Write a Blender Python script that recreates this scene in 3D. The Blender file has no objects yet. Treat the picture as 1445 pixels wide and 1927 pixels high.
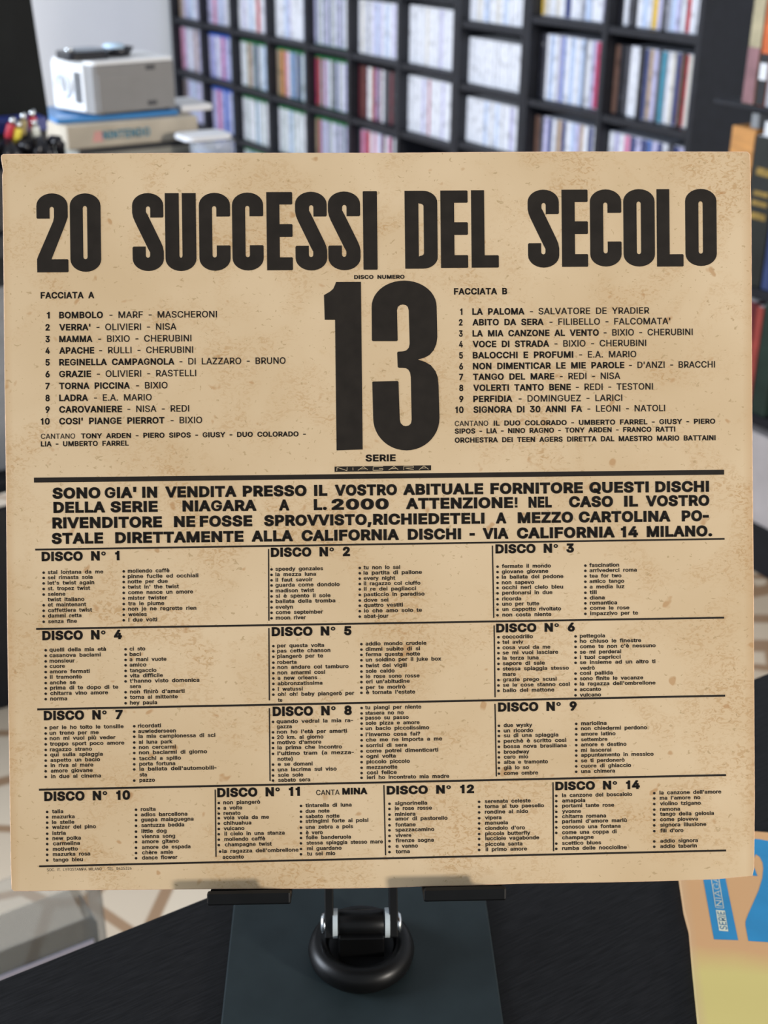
import bpy, bmesh, math, random
from mathutils import Vector, Matrix
from mathutils.geometry import tessellate_polygon

# ------------------------------------------------------------------ camera, world, lights, exposure
S = bpy.context.scene
COL = S.collection
S.view_settings.view_transform = 'Standard'
S.view_settings.look = 'None'
S.view_settings.gamma = 1.0
S.view_settings.use_curve_mapping = False
S.view_settings.exposure = 0.0

cd = bpy.data.cameras.new('camera')
cam = bpy.data.objects.new('camera', cd); COL.objects.link(cam)
_f = Vector((0.4752, 0.7637, -0.4370)).normalized()
_r = Vector((0.8511, -0.5249, 0.0081)); _r = (_r - _f*_r.dot(_f)).normalized()
_u = _r.cross(_f)
cam.matrix_world = Matrix(((_r.x, _u.x, -_f.x, 0.0), (_r.y, _u.y, -_f.y, 0.0), (_r.z, _u.z, -_f.z, 1.24), (0, 0, 0, 1)))
cd.sensor_fit = 'VERTICAL'; cd.sensor_height = 24.0; cd.lens = 24.0*2407.4/1927.0
cd.clip_start = 0.02
cd.dof.use_dof = True; cd.dof.focus_distance = 0.540; cd.dof.aperture_fstop = 9.5
S.camera = cam

W = bpy.data.worlds.new('room_daylight'); S.world = W; W.use_nodes = True
W.node_tree.nodes['Background'].inputs[0].default_value = (0.84, 0.91, 1.0, 1)
W.node_tree.nodes['Background'].inputs[1].default_value = 0.50

def window_light(name, loc, target, sx, sy, power, color):
    l = bpy.data.lights.new(name, 'AREA'); l.shape = 'RECTANGLE'; l.size = sx; l.size_y = sy
    l.energy = power; l.color = color
    o = bpy.data.objects.new(name, l); COL.objects.link(o); o.location = loc
    o.rotation_euler = (Vector(target) - Vector(loc)).to_track_quat('-Z', 'Y').to_euler()
    return o
# a small window behind the photographer and to the right; a wide one along the left side of the room
window_light('window_behind', (1.75, -3.35, 1.66), (0.22, 0.35, 1.0), 0.34, 0.46, 152, (1.0, 0.93, 0.84))
window_light('window_left_side', (-2.6, 2.6, 1.9), (2.5, 3.6, 0.9), 2.4, 1.8, 290, (0.80, 0.88, 1.0))

# ------------------------------------------------------------------ helpers
rnd = random.Random(13)

def tag(o, label=None, cat=None, group=None, kind=None):
    if label: o['label'] = label
    if cat: o['category'] = cat
    if group: o['group'] = group
    if kind: o['kind'] = kind
    return o

def link(o, parent=None):
    COL.objects.link(o)
    if parent: o.parent = parent
    return o

def empty(name, loc, rz=0.0):
    o = bpy.data.objects.new(name, None); COL.objects.link(o)
    o.empty_display_size = 0.02
    o.location = loc; o.rotation_euler = (0, 0, rz)
    return o

def mesh_from(bm, name, mats, smooth=False):
    me = bpy.data.meshes.new(name); bm.to_mesh(me); bm.free()
    for m in (mats if isinstance(mats, (list, tuple)) else [mats]): me.materials.append(m)
    if smooth:
        for p in me.polygons: p.use_smooth = True
    return me

def obj(name, bm, mats, parent=None, loc=None, smooth=False, rz=None):
    o = bpy.data.objects.new(name, mesh_from(bm, name, mats, smooth))
    link(o, parent)
    if loc is not None: o.location = loc
    if rz is not None: o.rotation_euler = (0, 0, rz)
    return o

def box(bm, x0, x1, y0, y1, z0, z1, bev=0.0, seg=2, mi=0):
    b = bmesh.new()
    r = bmesh.ops.create_cube(b, size=1.0)
    for v in b.verts:
        v.co = Vector((x0 + (v.co.x+.5)*(x1-x0), y0 + (v.co.y+.5)*(y1-y0), z0 + (v.co.z+.5)*(z1-z0)))
    if bev > 0: bmesh.ops.bevel(b, geom=list(b.edges), offset=bev, segments=seg, profile=0.5, affect='EDGES')
    for f in b.faces: f.material_index = mi
    t = bpy.data.meshes.new('t'); b.to_mesh(t); b.free(); bm.from_mesh(t); bpy.data.meshes.remove(t)
    return bm

def BX(*a, **k): return box(bmesh.new(), *a, **k)

def prism(pts, z0, z1, bev=0.0, seg=2):
    bm = bmesh.new()
    vs = [bm.verts.new((x, y, z1)) for x, y in pts]
    f = bm.faces.new(vs); f.normal_update()
    if f.normal.z < 0: f.normal_flip()
    r = bmesh.ops.extrude_face_region(bm, geom=[f])
    nv = [e for e in r['geom'] if isinstance(e, bmesh.types.BMVert)]
    for v in nv: v.co.z = z0
    bmesh.ops.recalc_face_normals(bm, faces=bm.faces)
    if bev > 0:
        es = [e for e in bm.edges if abs(e.verts[0].co.z-z1) < 1e-6 and abs(e.verts[1].co.z-z1) < 1e-6]
        bmesh.ops.bevel(bm, geom=es, offset=bev, segments=seg, profile=0.5, affect='EDGES')
    return bm

def lathe(prof, n=64, axis='Z'):
    bm = bmesh.new(); rings = []
    for r, z in prof:
        if r < 1e-7: rings.append([bm.verts.new((0, 0, z))])
        else: rings.append([bm.verts.new((r*math.cos(2*math.pi*k/n), r*math.sin(2*math.pi*k/n), z)) for k in range(n)])
    for a, b in zip(rings, rings[1:]):
        for k in range(n):
            q = [a[k % len(a)], a[(k+1) % len(a)], b[(k+1) % len(b)], b[k % len(b)]]
            u = []
            for v in q:
                if v not in u: u.append(v)
            if len(u) > 2: bm.faces.new(u)
    bmesh.ops.recalc_face_normals(bm, faces=bm.faces)
    if axis == 'X': bmesh.ops.rotate(bm, verts=bm.verts, matrix=Matrix.Rotation(math.pi/2, 3, 'Y'))
    return bm

def tube(path, r, n=10):
    bm = bmesh.new(); rings = []
    P = [Vector(p) for p in path]
    for i, p in enumerate(P):
        d = (P[min(i+1, len(P)-1)] - P[max(i-1, 0)]).normalized()
        a = d.orthogonal().normalized() if i == 0 else (pa - d*pa.dot(d)).normalized()
        pa = a; b = d.cross(a)
        rings.append([bm.verts.new(p + (a*math.cos(2*math.pi*k/n) + b*math.sin(2*math.pi*k/n))*r) for k in range(n)])
    for q, w in zip(rings, rings[1:]):
        for k in range(n): bm.faces.new((q[k], q[(k+1) % n], w[(k+1) % n], w[k]))
    bm.faces.new(rings[0][::-1]); bm.faces.new(rings[-1])
    bmesh.ops.recalc_face_normals(bm, faces=bm.faces)
    return bm

# ------------------------------------------------------------------ materials
def mat(name, col, rough=0.5, var=0.06, scale=40.0, stretch=(1, 1, 1), spec=0.5, metal=0.0, bump=0.0):
    m = bpy.data.materials.new(name); m.use_nodes = True
    N = m.node_tree.nodes; L = m.node_tree.links; B = N['Principled BSDF']
    tc = N.new('ShaderNodeTexCoord'); mp = N.new('ShaderNodeMapping'); mp.inputs['Scale'].default_value = stretch
    L.new(tc.outputs['Object'], mp.inputs[0])
    nz = N.new('ShaderNodeTexNoise'); nz.inputs['Scale'].default_value = scale; nz.inputs['Detail'].default_value = 4
    L.new(mp.outputs[0], nz.inputs['Vector'])
    rp = N.new('ShaderNodeValToRGB')
    rp.color_ramp.elements[0].position = 0.3; rp.color_ramp.elements[1].position = 0.7
    rp.color_ramp.elements[0].color = (*[max(0, c*(1-var)) for c in col], 1)
    rp.color_ramp.elements[1].color = (*[min(1, c*(1+var)) for c in col], 1)
    L.new(nz.outputs['Fac'], rp.inputs[0]); L.new(rp.outputs[0], B.inputs['Base Color'])
    B.inputs['Roughness'].default_value = rough; B.inputs['Metallic'].default_value = metal
    B.inputs['Specular IOR Level'].default_value = spec
    if bump:
        bp = N.new('ShaderNodeBump'); bp.inputs['Strength'].default_value = bump; bp.inputs['Distance'].default_value = 0.0005
        L.new(nz.outputs['Fac'], bp.inputs['Height']); L.new(bp.outputs[0], B.inputs['Normal'])
    return m

def sRGB(r, g, b):
    return tuple(((c/255)/12.92 if c <= 10 else ((c/255+0.055)/1.055)**2.4) for c in (r, g, b))

def paper_material():
    m = bpy.data.materials.new('aged_cardboard'); m.use_nodes = True
    N = m.node_tree.nodes; L = m.node_tree.links; B = N['Principled BSDF']
    B.inputs['Roughness'].default_value = 0.62; B.inputs['Specular IOR Level'].default_value = 0.25
    tc = N.new('ShaderNodeTexCoord')
    def noise(scale, detail, rough, dist, off=(0, 0, 0), st=(1, 1, 1)):
        mp = N.new('ShaderNodeMapping'); mp.inputs['Location'].default_value = off; mp.inputs['Scale'].default_value = st
        L.new(tc.outputs['Object'], mp.inputs[0])
        n = N.new('ShaderNodeTexNoise'); n.inputs['Scale'].default_value = scale; n.inputs['Detail'].default_value = detail
        n.inputs['Roughness'].default_value = rough; n.inputs['Distortion'].default_value = dist
        L.new(mp.outputs[0], n.inputs['Vector']); return n.outputs['Fac']
    def ramp(src, a, b, lo=0.0, hi=1.0):
        r = N.new('ShaderNodeMapRange'); r.inputs[1].default_value = a; r.inputs[2].default_value = b
        r.inputs[3].default_value = lo; r.inputs[4].default_value = hi; L.new(src, r.inputs[0]); return r.outputs[0]
    def mul(a, b):
        k = N.new('ShaderNodeMath'); k.operation = 'MULTIPLY'
        L.new(a, k.inputs[0])
        if isinstance(b, float): k.inputs[1].default_value = b
        else: L.new(b, k.inputs[1])
        return k.outputs[0]
    def mix(fac, a, b):
        k = N.new('ShaderNodeMix'); k.data_type = 'RGBA'; L.new(fac, k.inputs[0])
        for s, v in ((6, a), (7, b)):
            if isinstance(v, tuple): k.inputs[s].default_value = (*v, 1)
            else: L.new(v, k.inputs[s])
        return k.outputs[2]
    c = mix(ramp(noise(14, 3, .5, .3), .35, .65), (0.655, 0.500, 0.315), (0.582, 0.428, 0.252))
    patch = ramp(noise(26, 4, .55, .8, (.3, .1, 0)), .47, .66)                      # clouds of foxing
    worm = ramp(noise(330, 4, .62, 1.6, (0, 0, 0), (1, 1.5, 1)), .50, .60)
    c = mix(mul(mul(patch, worm), .62), c, (0.42, 0.245, 0.095))
    c = mix(mul(patch, .15), c, (0.50, 0.30, 0.13))
    spot = ramp(noise(115, 2, .5, .2, (1.7, .4, 0)), .685, .735)                     # lone rusty specks
    c = mix(mul(spot, .60), c, (0.40, 0.20, 0.065))
    dots = ramp(noise(420, 2, .5, .8, (2.1, 1.3, 0), (1, 1.4, 1)), .665, .71)
    c = mix(mul(dots, .55), c, (0.34, 0.23, 0.10))
    # browned rim of the sheet
    sep = N.new('ShaderNodeSeparateXYZ'); L.new(tc.outputs['Object'], sep.inputs[0])
    ab = N.new('ShaderNodeMath'); ab.operation = 'ABSOLUTE'; L.new(sep.outputs[0], ab.inputs[0])
    rim = ramp(ab.outputs[0], .1535, .1578)
    c = mix(mul(rim, .45), c, (0.47, 0.27, 0.115))
    L.new(c, B.inputs['Base Color'])
    bp = N.new('ShaderNodeBump'); bp.inputs['Strength'].default_value = 0.10; bp.inputs['Distance'].default_value = 0.0003
    L.new(noise(500, 3, .5, 0), bp.inputs['Height']); L.new(bp.outputs[0], B.inputs['Normal'])
    return m

def grain_material():
    m = mat('black_ash_table', (0.0088, 0.0088, 0.0094), 0.55, 0.50, 30, (2.2, 30, 30), 0.17, bump=0.25)
    return m

def floor_material():
    m = bpy.data.materials.new('broken_marble_floor'); m.use_nodes = True
    N = m.node_tree.nodes; L = m.node_tree.links; B = N['Principled BSDF']; B.inputs['Roughness'].default_value = 0.3
    tc = N.new('ShaderNodeTexCoord')
    v = N.new('ShaderNodeTexVoronoi'); v.feature = 'DISTANCE_TO_EDGE'; v.inputs['Scale'].default_value = 6.2; v.inputs['Randomness'].default_value = 1
    v2 = N.new('ShaderNodeTexVoronoi'); v2.inputs['Scale'].default_value = 6.2; v2.inputs['Randomness'].default_value = 1
    L.new(tc.outputs['Object'], v.inputs['Vector']); L.new(tc.outputs['Object'], v2.inputs['Vector'])
    r = N.new('ShaderNodeValToRGB'); r.color_ramp.elements[0].position = 0.040; r.color_ramp.elements[1].position = 0.056
    L.new(v.outputs['Distance'], r.inputs[0])
    mx = N.new('ShaderNodeMix'); mx.data_type = 'RGBA'; mx.inputs[6].default_value = (0.36, 0.225, 0.13, 1)
    sp = N.new('ShaderNodeSeparateColor'); L.new(v2.outputs['Color'], sp.inputs[0])
    t = N.new('ShaderNodeMix'); t.data_type = 'RGBA'; t.inputs[6].default_value = (0.72, 0.60, 0.45, 1); t.inputs[7].default_value = (0.62, 0.50, 0.365, 1)
    L.new(sp.outputs[0], t.inputs[0]); L.new(t.outputs[2], mx.inputs[7]); L.new(r.outputs[0], mx.inputs[0])
    L.new(mx.outputs[2], B.inputs['Base Color'])
    return m

def spine_material(name, col, var=0.30):
    """printed spine: blocks of lettering and pictures down a coloured strip, different on every case"""
    m = bpy.data.materials.new(name); m.use_nodes = True
    N = m.node_tree.nodes; L = m.node_tree.links; B = N['Principled BSDF']; B.inputs['Roughness'].default_value = 0.35
    tc = N.new('ShaderNodeTexCoord'); oi = N.new('ShaderNodeObjectInfo')
    ad = N.new('ShaderNodeVectorMath'); ad.operation = 'MULTIPLY_ADD'; ad.inputs[1].default_value = (1, 1, 1)
    cx = N.new('ShaderNodeCombineXYZ'); ml = N.new('ShaderNodeMath'); ml.operation = 'MULTIPLY'; ml.inputs[1].default_value = 37.0
    L.new(oi.outputs['Random'], ml.inputs[0]); L.new(ml.outputs[0], cx.inputs[2])
    L.new(tc.outputs['Object'], ad.inputs[0]); L.new(cx.outputs[0], ad.inputs[2])
    nz = N.new('ShaderNodeTexNoise'); nz.inputs['Scale'].default_value = 34; nz.inputs['Detail'].default_value = 2
    L.new(ad.outputs[0], nz.inputs['Vector'])
    r = N.new('ShaderNodeValToRGB'); e = r.color_ramp.elements
    e[0].position = 0.36; e[1].position = 0.46
    e[0].color = (*[c*(1-var)*.75 for c in col], 1); e[1].color = (*col, 1)
    n = e.new(0.66); n.color = (*col, 1); n = e.new(0.74); n.color = (*[min(.85, c*.6+.25) for c in col], 1)
    L.new(nz.outputs['Fac'], r.inputs[0]); L.new(r.outputs[0], B.inputs['Base Color'])
    return m

def clear_material(name, tint, opacity=0.22, rough=0.12):
    m = bpy.data.materials.new(name); m.use_nodes = True
    N = m.node_tree.nodes; L = m.node_tree.links; out = N['Material Output']; B = N['Principled BSDF']
    B.inputs['Base Color'].default_value = (*tint, 1); B.inputs['Roughness'].default_value = rough
    tr = N.new('ShaderNodeBsdfTransparent'); tr.inputs[0].default_value = (0.93, 0.94, 0.95, 1)
    tc = N.new('ShaderNodeTexCoord'); nz = N.new('ShaderNodeTexNoise'); nz.inputs['Scale'].default_value = 9
    L.new(tc.outputs['Object'], nz.inputs['Vector'])
    mr = N.new('ShaderNodeMapRange'); mr.inputs[3].default_value = opacity*.7; mr.inputs[4].default_value = opacity*1.3
    L.new(nz.outputs['Fac'], mr.inputs[0])
    mx = N.new('ShaderNodeMixShader'); L.new(mr.outputs[0], mx.inputs[0]); L.new(tr.outputs[0], mx.inputs[1]); L.new(B.outputs[0], mx.inputs[2])
    L.new(mx.outputs[0], out.inputs[0])
    return m

M = {}
M['paper'] = paper_material()
M['edge'] = mat('worn_card_edge', (0.70, 0.47, 0.30), 0.8, 0.25, 300)
M['ink'] = mat('black_brown_ink', (0.0200, 0.0160, 0.0125), 0.6, 0.15, 150, spec=0.12)
M['table'] = grain_material()
M['floor'] = floor_material()
M['white_wall'] = mat('white_plaster', (0.80, 0.81, 0.83), 0.9, 0.02, 3)
M['grey_wall'] = mat('grey_plaster', (0.55, 0.56, 0.58), 0.9, 0.03, 3)
M['black_wood'] = mat('black_painted_board', (0.010, 0.011, 0.016), 0.5, 0.25, 30, spec=0.4)
M['plate'] = mat('dark_grey_steel_plate', (0.0165, 0.0245, 0.0265), 0.5, 0.12, 60, spec=0.22)
M['black_metal'] = mat('black_coated_metal', (0.0050, 0.0052, 0.0054), 0.45, 0.2, 80, spec=0.22)
M['rubber'] = mat('satin_black_plastic', (0.0035, 0.0035, 0.0036), 0.36, 0.2, 50, spec=0.24)
M['chrome'] = mat('bright_steel', (0.75, 0.78, 0.80), 0.25, 0.05, 50, metal=1.0)
M['washer'] = mat('pale_nylon', (0.50, 0.56, 0.58), 0.4, 0.05, 50)

# ------------------------------------------------------------------ the room
def struct(name, bm, m, **k): return tag(obj(name, bm, m, **k), kind='structure')
struct('floor', BX(-3.2, 2.9, -3.9, 6.2, -0.05, 0.0), M['floor'])
struct('wall_back', BX(-3.2, 2.9, 6.06, 6.18, 0.0, 2.9), M['white_wall'])
struct('wall_right', BX(2.835, 2.95, -3.9, 6.06, 0.0, 2.9), M['grey_wall'])

# ------------------------------------------------------------------ the table
tb = empty('table', (0.35, -0.1, 0.0))
tag(tb, 'black wood-grained table carrying the record stand and the orange and blue sleeve', 'table')
obj('tabletop', BX(-1.15, 1.05, -0.75, 0.60, 0.718, 0.750, .0012), M['table'], tb)
for x in (-1.08, .98):
    for y in (-.68, .53): obj('leg', BX(x-.03, x+.03, y-.03, y+.03, 0.0, 0.718, .002), M['black_wood'], tb)

# ------------------------------------------------------------------ sleeve frame of reference
R = Vector((0.8666, -0.4990, 0.0058)).normalized(); U = Vector((0.2082, 0.3720, 0.9046)); U = (U - R*U.dot(R)).normalized(); O = R.cross(U)
SLV = Matrix(((R.x, U.x, O.x, 0.2229), (R.y, U.y, O.y, 0.3539), (R.z, U.z, O.z, 0.8618), (0, 0, 0, 1)))

# ------------------------------------------------------------------ bookcases along the right wall
def bookcase(label, y0, y1, divs, shelves, x0=2.533, x1=2.812, top=2.05, end_panel=.02):
    t = empty('bookcase', (x0, (y0+y1)/2, 0.0)); tag(t, label, 'bookcase')
    ox, oy = x0, (y0+y1)/2
    def part(name, a): 
        q = list(a); q[0] -= ox; q[1] -= ox; q[2] -= oy; q[3] -= oy
        return obj(name, BX(*q, .0008, seg=1), M['black_wood'], t)
    part('side_panel', (x0, x1, y0, y0+end_panel, 0, top)); part('side_panel', (x0, x1, y1-.02, y1, 0, top))
    part('back_panel', (x1-.008, x1, y0+end_panel, y1-.02, 0.05, top-.02))
    part('top_panel', (x0, x1, y0+end_panel, y1-.02, top-.02, top))
    part('plinth', (x0+.02, x0+.04, y0+end_panel, y1-.02, 0, .05))
    edges = [y0+end_panel] + [q for d in divs for q in (d-.01, d+.01)] + [y1-.02]
    for d in divs: part('divider', (x0, x1-.008, d-.01, d+.01, .05, top-.02))
    for a, b in zip(edges[0::2], edges[1::2]):
        for z in shelves: part('shelf', (x0+.004, x1-.008, a, b, z-.01, z+.01))
    return t
ZA = (0.05+.01, 0.221, 0.453, 0.685, 0.917, 1.149, 1.381, 1.613, 1.845)
ZB = (0.06, 0.286, 0.472, 0.659, 0.853, 1.045, 1.239, 1.433, 1.627, 1.821)
ZC = (0.06, 0.178, 0.417, 0.656, 0.895, 1.134, 1.373, 1.612, 1.851)
DIVA = (4.007, 4.354, 4.689, 5.023, 5.367, 5.687)
bookcase('wide black bookcase filling the far end of the wall beside the white wall', 3.652, 6.020, DIVA, ZA)
bookcase('narrow black bookcase one column wide with closely spaced shelves of white cases', 3.283, 3.650, (), ZB)
bookcase('black bookcase with a bare side panel nearest the camera, two columns of coloured cases', 2.545, 3.281, (2.923,), ZC)

# ------------------------------------------------------------------ cases standing in the bookcases
PAL = {'white': (.74, .75, .80), 'cream': (.66, .62, .55), 'pale blue': (.48, .58, .78), 'lilac': (.50, .48, .70), 'grey': (.33, .34, .40),
       'black': (.014, .014, .02), 'navy': (.025, .04, .16), 'blue': (.06, .16, .50), 'teal': (.03, .24, .34), 'red': (.48, .03, .04),
       'crimson': (.40, .03, .10), 'yellow': (.75, .48, .05), 'brown': (.13, .07, .05), 'tan': (.45, .32, .22), 'pink': (.62, .22, .36),
       'dark red': (.13, .02, .03), 'charcoal': (.07, .07, .085), 'green': (.05, .28, .12), 'orange': (.62, .20, .04)}
SP = {k: spine_material(k.replace(' ', '_')+'_spine', v, .13 if k in ('white', 'cream') else .26) for k, v in PAL.items()}
SHELL = {'clear': mat('clear_grey_case_plastic', (.42, .44, .50), .25, .03), 'white': mat('white_case_plastic', (.78, .79, .82), .3, .03),
         'green': mat('green_case_plastic', (.022, .19, .06), .25, .05), 'blue': mat('blue_case_plastic', (.02, .11, .55), .25, .05),
         'black': mat('black_case_plastic', (.012, .012, .015), .3, .05)}
ORD = ['first', 'second', 'third', 'fourth', 'fifth', 'sixth', 'seventh', 'eighth', 'ninth', 'tenth', 'eleventh', 'twelfth', 'thirteenth',
       'fourteenth', 'fifteenth', 'sixteenth', 'seventeenth', 'eighteenth', 'nineteenth', 'twentieth']
_cache = {}
def case_meshes(th, h, dp, shell, col):
    """a plastic case, spine towards -X, with its printed insert behind the spine window"""
    k = (th, h, dp, shell, col)
    if k not in _cache:
        a = mesh_from(BX(0, dp, -th/2+.0004, th/2-.0004, 0, h, .0015, seg=2), 'case', SHELL[shell])
        cap = .009 if shell in ('green', 'blue') else .003
        b = mesh_from(BX(-.0006, .0010, -th/2+.0016, th/2-.0016, .003, h-cap, .0002, seg=1), 'spine_insert', SP[col])
        _cache[k] = (a, b)
    return _cache[k]

def fill(pattern, y_left, y_right, z, h, dp, xs, place, group, kind, shell='clear', gap=.0):
    """stand a row of cases between y_left (left in the photograph) and y_right; pattern lists (colour, thickness in mm)"""
    tot = sum(t for c, t in pattern)/1000
    s = min(1.0, (y_left-y_right-.004)/tot)
    y = y_left - gap; n = {}
    for i, (c, t) in enumerate(pattern):
        th = round(t*s/1000, 4); sh = shell[i % len(shell)] if isinstance(shell, (list, tuple)) else shell
        if c in ('black', 'charcoal', 'brown', 'dark red') and sh == 'clear': sh = 'black'
        ma, mb = case_meshes(th, h, dp, sh, c)
        o = bpy.data.objects.new(kind, ma); link(o); o.location = (xs + rnd.uniform(-.002, .003), y - th/2, z + .0005)
        q = bpy.data.objects.new('spine_insert', mb); link(q, o)
        tag(o, '%s-spined case, %s from left, %s' % (c, ORD[i], place), 'case', group)
        y -= th

def mixed(spec): # 'w20 pb22 ...' -> pattern
    D = {'w': 'white', 'cr': 'cream', 'pb': 'pale blue', 'l': 'lilac', 'g': 'grey', 'k': 'black', 'n': 'navy', 'b': 'blue', 't': 'teal', 'r': 'red', 'c': 'crimson',
         'y': 'yellow', 'br': 'brown', 'tn': 'tan', 'p': 'pink', 'dr': 'dark red', 'ch': 'charcoal', 'gn': 'green', 'o': 'orange'}
    out = []
    for w in spec.split():
        k = w.rstrip('0123456789'); out.append((D[k], int(w[len(k):])))
    return out

XS = 2.572
# right-hand bookcase, two columns of film cases
CY = [(3.261, 2.933), (2.913, 2.567)]
film = [('y14 cr24 w26 cr24 w22 n28 w26 w22 g18 pb26 w24 w24 l20 w22', CY[0], .905, 'upper shelf, left column', 'film cases, upper left cell', .19),
 ('k22 ch20 w18 pb22 w24 l16 b14 w26 pb24 w26 pb20 ch16 w22 l18 c24 l22 w20', CY[0], .666, 'middle shelf, left column', 'film cases, middle left cell', .19),
 ('br26 ch18 l24 n22 w20 tn24 n20 w24 pb22 l22 tn20 w24 n20 w24 pb22', CY[0], .427, 'lowest shelf in view, left column', 'film cases, lower left cell', .19),
 ('k20 w22 ch22 k18 w24 pb26 w20 y24 l18 ch22 g18 pb22 l20 w20 r20 w24 w24 k20', CY[1], .905, 'upper shelf, right column', 'film cases, upper right cell', .19),
 ('br26 k24 ch20 w26 w20 k26 n18 tn20 l20 ch20 t24 w20 cr20 n20 br20 r13 cr18 ch18 k20', CY[1], .666, 'middle shelf, right column', 'film cases, middle right cell', .19),
 ('w24 l20 w22 p26 n22 l24 n24 b20 l22 n22 w20 ch22 n22 l22 w20', CY[1], .427, 'lowest shelf in view, right column', 'film cases, lower right cell', .19)]
for sp, (a, b), z, place, grp, h in film:
    fill(mixed(sp), a-.002, b+.002, z, h, .135, XS, place+' of the nearest bookcase', grp, 'film_case')
# narrow bookcase, white disc cases
for z, place, sp in ((.863, 'upper shelf', 'w22 w20 cr22 w20 pb24 w20 w20 cr20 w22 pb20 w20 w22 w20 w22 w20 w20'), (.669, 'middle shelf', 'w20 w22 w20 w22 w20 w20 w22 w20 w22 w20 w20 w22 w20 w22 b14 w24'),
                     (.482, 'lower shelf', 'w20 w20 w22 w20 w20 pb20 w22 w20 pb20 w22 w20 w20 l22 w20 w22 w20')):
    fill(mixed(sp), 3.630, 3.305, z, .142, .125, XS, place+' of the narrow bookcase', 'white disc cases in the narrow bookcase', 'disc_case', 'white')
# wide bookcase, the three columns nearest the camera
DA = [3.662] + [d for d in DIVA] + [6.010]
def cellA(c, z, sp, place, grp, shell, h=.19):
    fill(mixed(sp), DA[c+1]-.013, DA[c]+.013, z, h, .135, XS, place, grp, 'game_case', shell)
P7 = 'rightmost column of the wide bookcase'; P6 = 'second column from right, wide bookcase'; P5 = 'third column from right, wide bookcase'
cellA(0, .927, 'w22 cr22 w22 w20 p22 w22 c20 w22 pb22 w20 r20 w22 w22 l20 p22', 'top shelf, '+P7, 'game cases, top cell of the first column', 'white')
cellA(0, .695, 'w22 w22 w20 w22 w22 cr20 w22 w22 w22 l20 w22 w22 w22 w22 w22', 'second shelf, '+P7, 'game cases, second cell of the first column', 'white')
cellA(0, .463, 'w22 w22 w22 w22 l20 w20 c14 w22 w22 w22 l20 w22 w22 w22 w22', 'third shelf, '+P7, 'game cases, third cell of the first column', 'white')
cellA(1, .695, 'w20 cr20 w22 g22 w22 l22 pb20 l22 w20 pb22 w22 l22 w22 l20 w22', 'second shelf, '+P6, 'game cases, second cell of the second column', 'white', .185)
cellA(1, .463, 'dr20 br20 dr22 w20 cr22 c20 l18 dr22 w20 ch22 k20 dr22 k22 l20 p20', 'third shelf, '+P6, 'game cases, third cell of the second column', 'black')
cellA(1, .231, 'ch20 p22 c22 r20 w22 p20 w20 l22 dr22 w20 p22 k20 w22 l20 ch20', 'lowest shelf, '+P6, 'game cases, lowest cell of the second column', 'clear')
cellA(2, .695, 'l22 g20 w22 l22 g22 l20 g22 w20 l22 g22 l20 w22 g20 l22 g20', 'second shelf, '+P5, 'game cases, second cell of the third column', 'green')
cellA(2, .463, 'c20 r22 g22 p20 l22 w20 g22 k20 l22 g22 w20 l22 g20 g22 l20', 'third shelf, '+P5, 'game cases, third cell of the third column', 'green')
cellA(2, .231, 'tn20 c20 l22 g20 l22 g22 w20 l22 g22 l20 g22 l20 w22 l22 g20', 'lowest shelf, '+P5, 'game cases, lowest cell of the third column', 'green')
# the smaller far columns: many more cases, one object
far = bmesh.new(); far_mats = [SHELL['clear'], SHELL['white'], SHELL['green'], SHELL['blue'], SHELL['black']]; SI = {'clear': 0, 'white': 1, 'green': 2, 'blue': 3, 'black': 4}
CI = {}
for k in PAL: CI[k] = len(far_mats); far_mats.append(SP[k])
FAR = {3: [('white', 'w w pb l w w w pb w w', .695), ('green', 'tn o tn p w b w n w pb w', .463), ('green', 'w w w pb w w w b pb', .231), ('white', 'w w pb w w w b w', .927)],
       4: [('white', 'w l w pb w r w l w', .695), ('green', 'w w tn g n w pb w w', .463), ('green', 'w w w pb w w w w', .231), ('white', 'w pb w l w w r w', .927), ('green', 'w pb w w w w w', .07)],
       5: [('clear', 'l p l pb l w p pb', .695), ('blue', 'l w l p l pb w l', .463), ('blue', 'l p l b l pb n l', .231), ('clear', 'p l w l l p pb', .927), ('blue', 'b l n pb', .07)],
       6: [('clear', 'tn l pb w l pb', .695), ('clear', 'p l w l tn l pb', .463), ('clear', 'br l pb l l pb w', .231), ('clear', 'tn l p w l', .927), ('clear', 'l pb b l l n', .07)]}
DD = {'w': 'white', 'pb': 'pale blue', 'l': 'lilac', 'tn': 'tan', 'o': 'orange', 'p': 'pink', 'b': 'blue', 'n': 'navy', 'r': 'red', 'g': 'grey', 'br': 'brown'}
for c, rows in FAR.items():
    for shell, pat, z in rows:
        y = DA[c+1]-.014; end = DA[c]+.014; pl = pat.split(); k = 0
        h = .19 if z > .1 else .125
        while y - .017 > end:
            th = rnd.choice((.015, .015, .021)); th = min(th, y-end); x = XS + rnd.uniform(-.002, .003)
            col = DD[pl[min(len(pl)-1, int(len(pl)*k*.018/(DA[c+1]-DA[c]-.028)))]]
            cap = .009 if shell in ('green', 'blue') else .003
            box(far, x, x+.135, y-th+.0004, y-.0004, z+.0005, z+h, .0012, 1, SI[shell])
            box(far, x-.0006, x+.001, y-th+.0016, y-.0016, z+.003, z+h-cap, 0, 1, CI[col])
            y -= th; k += 1
far_o = obj('game_cases', far, far_mats)
tag(far_o, 'rows of small disc cases filling the four far left columns of the wide bookcase', 'cases', kind='stuff')

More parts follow.
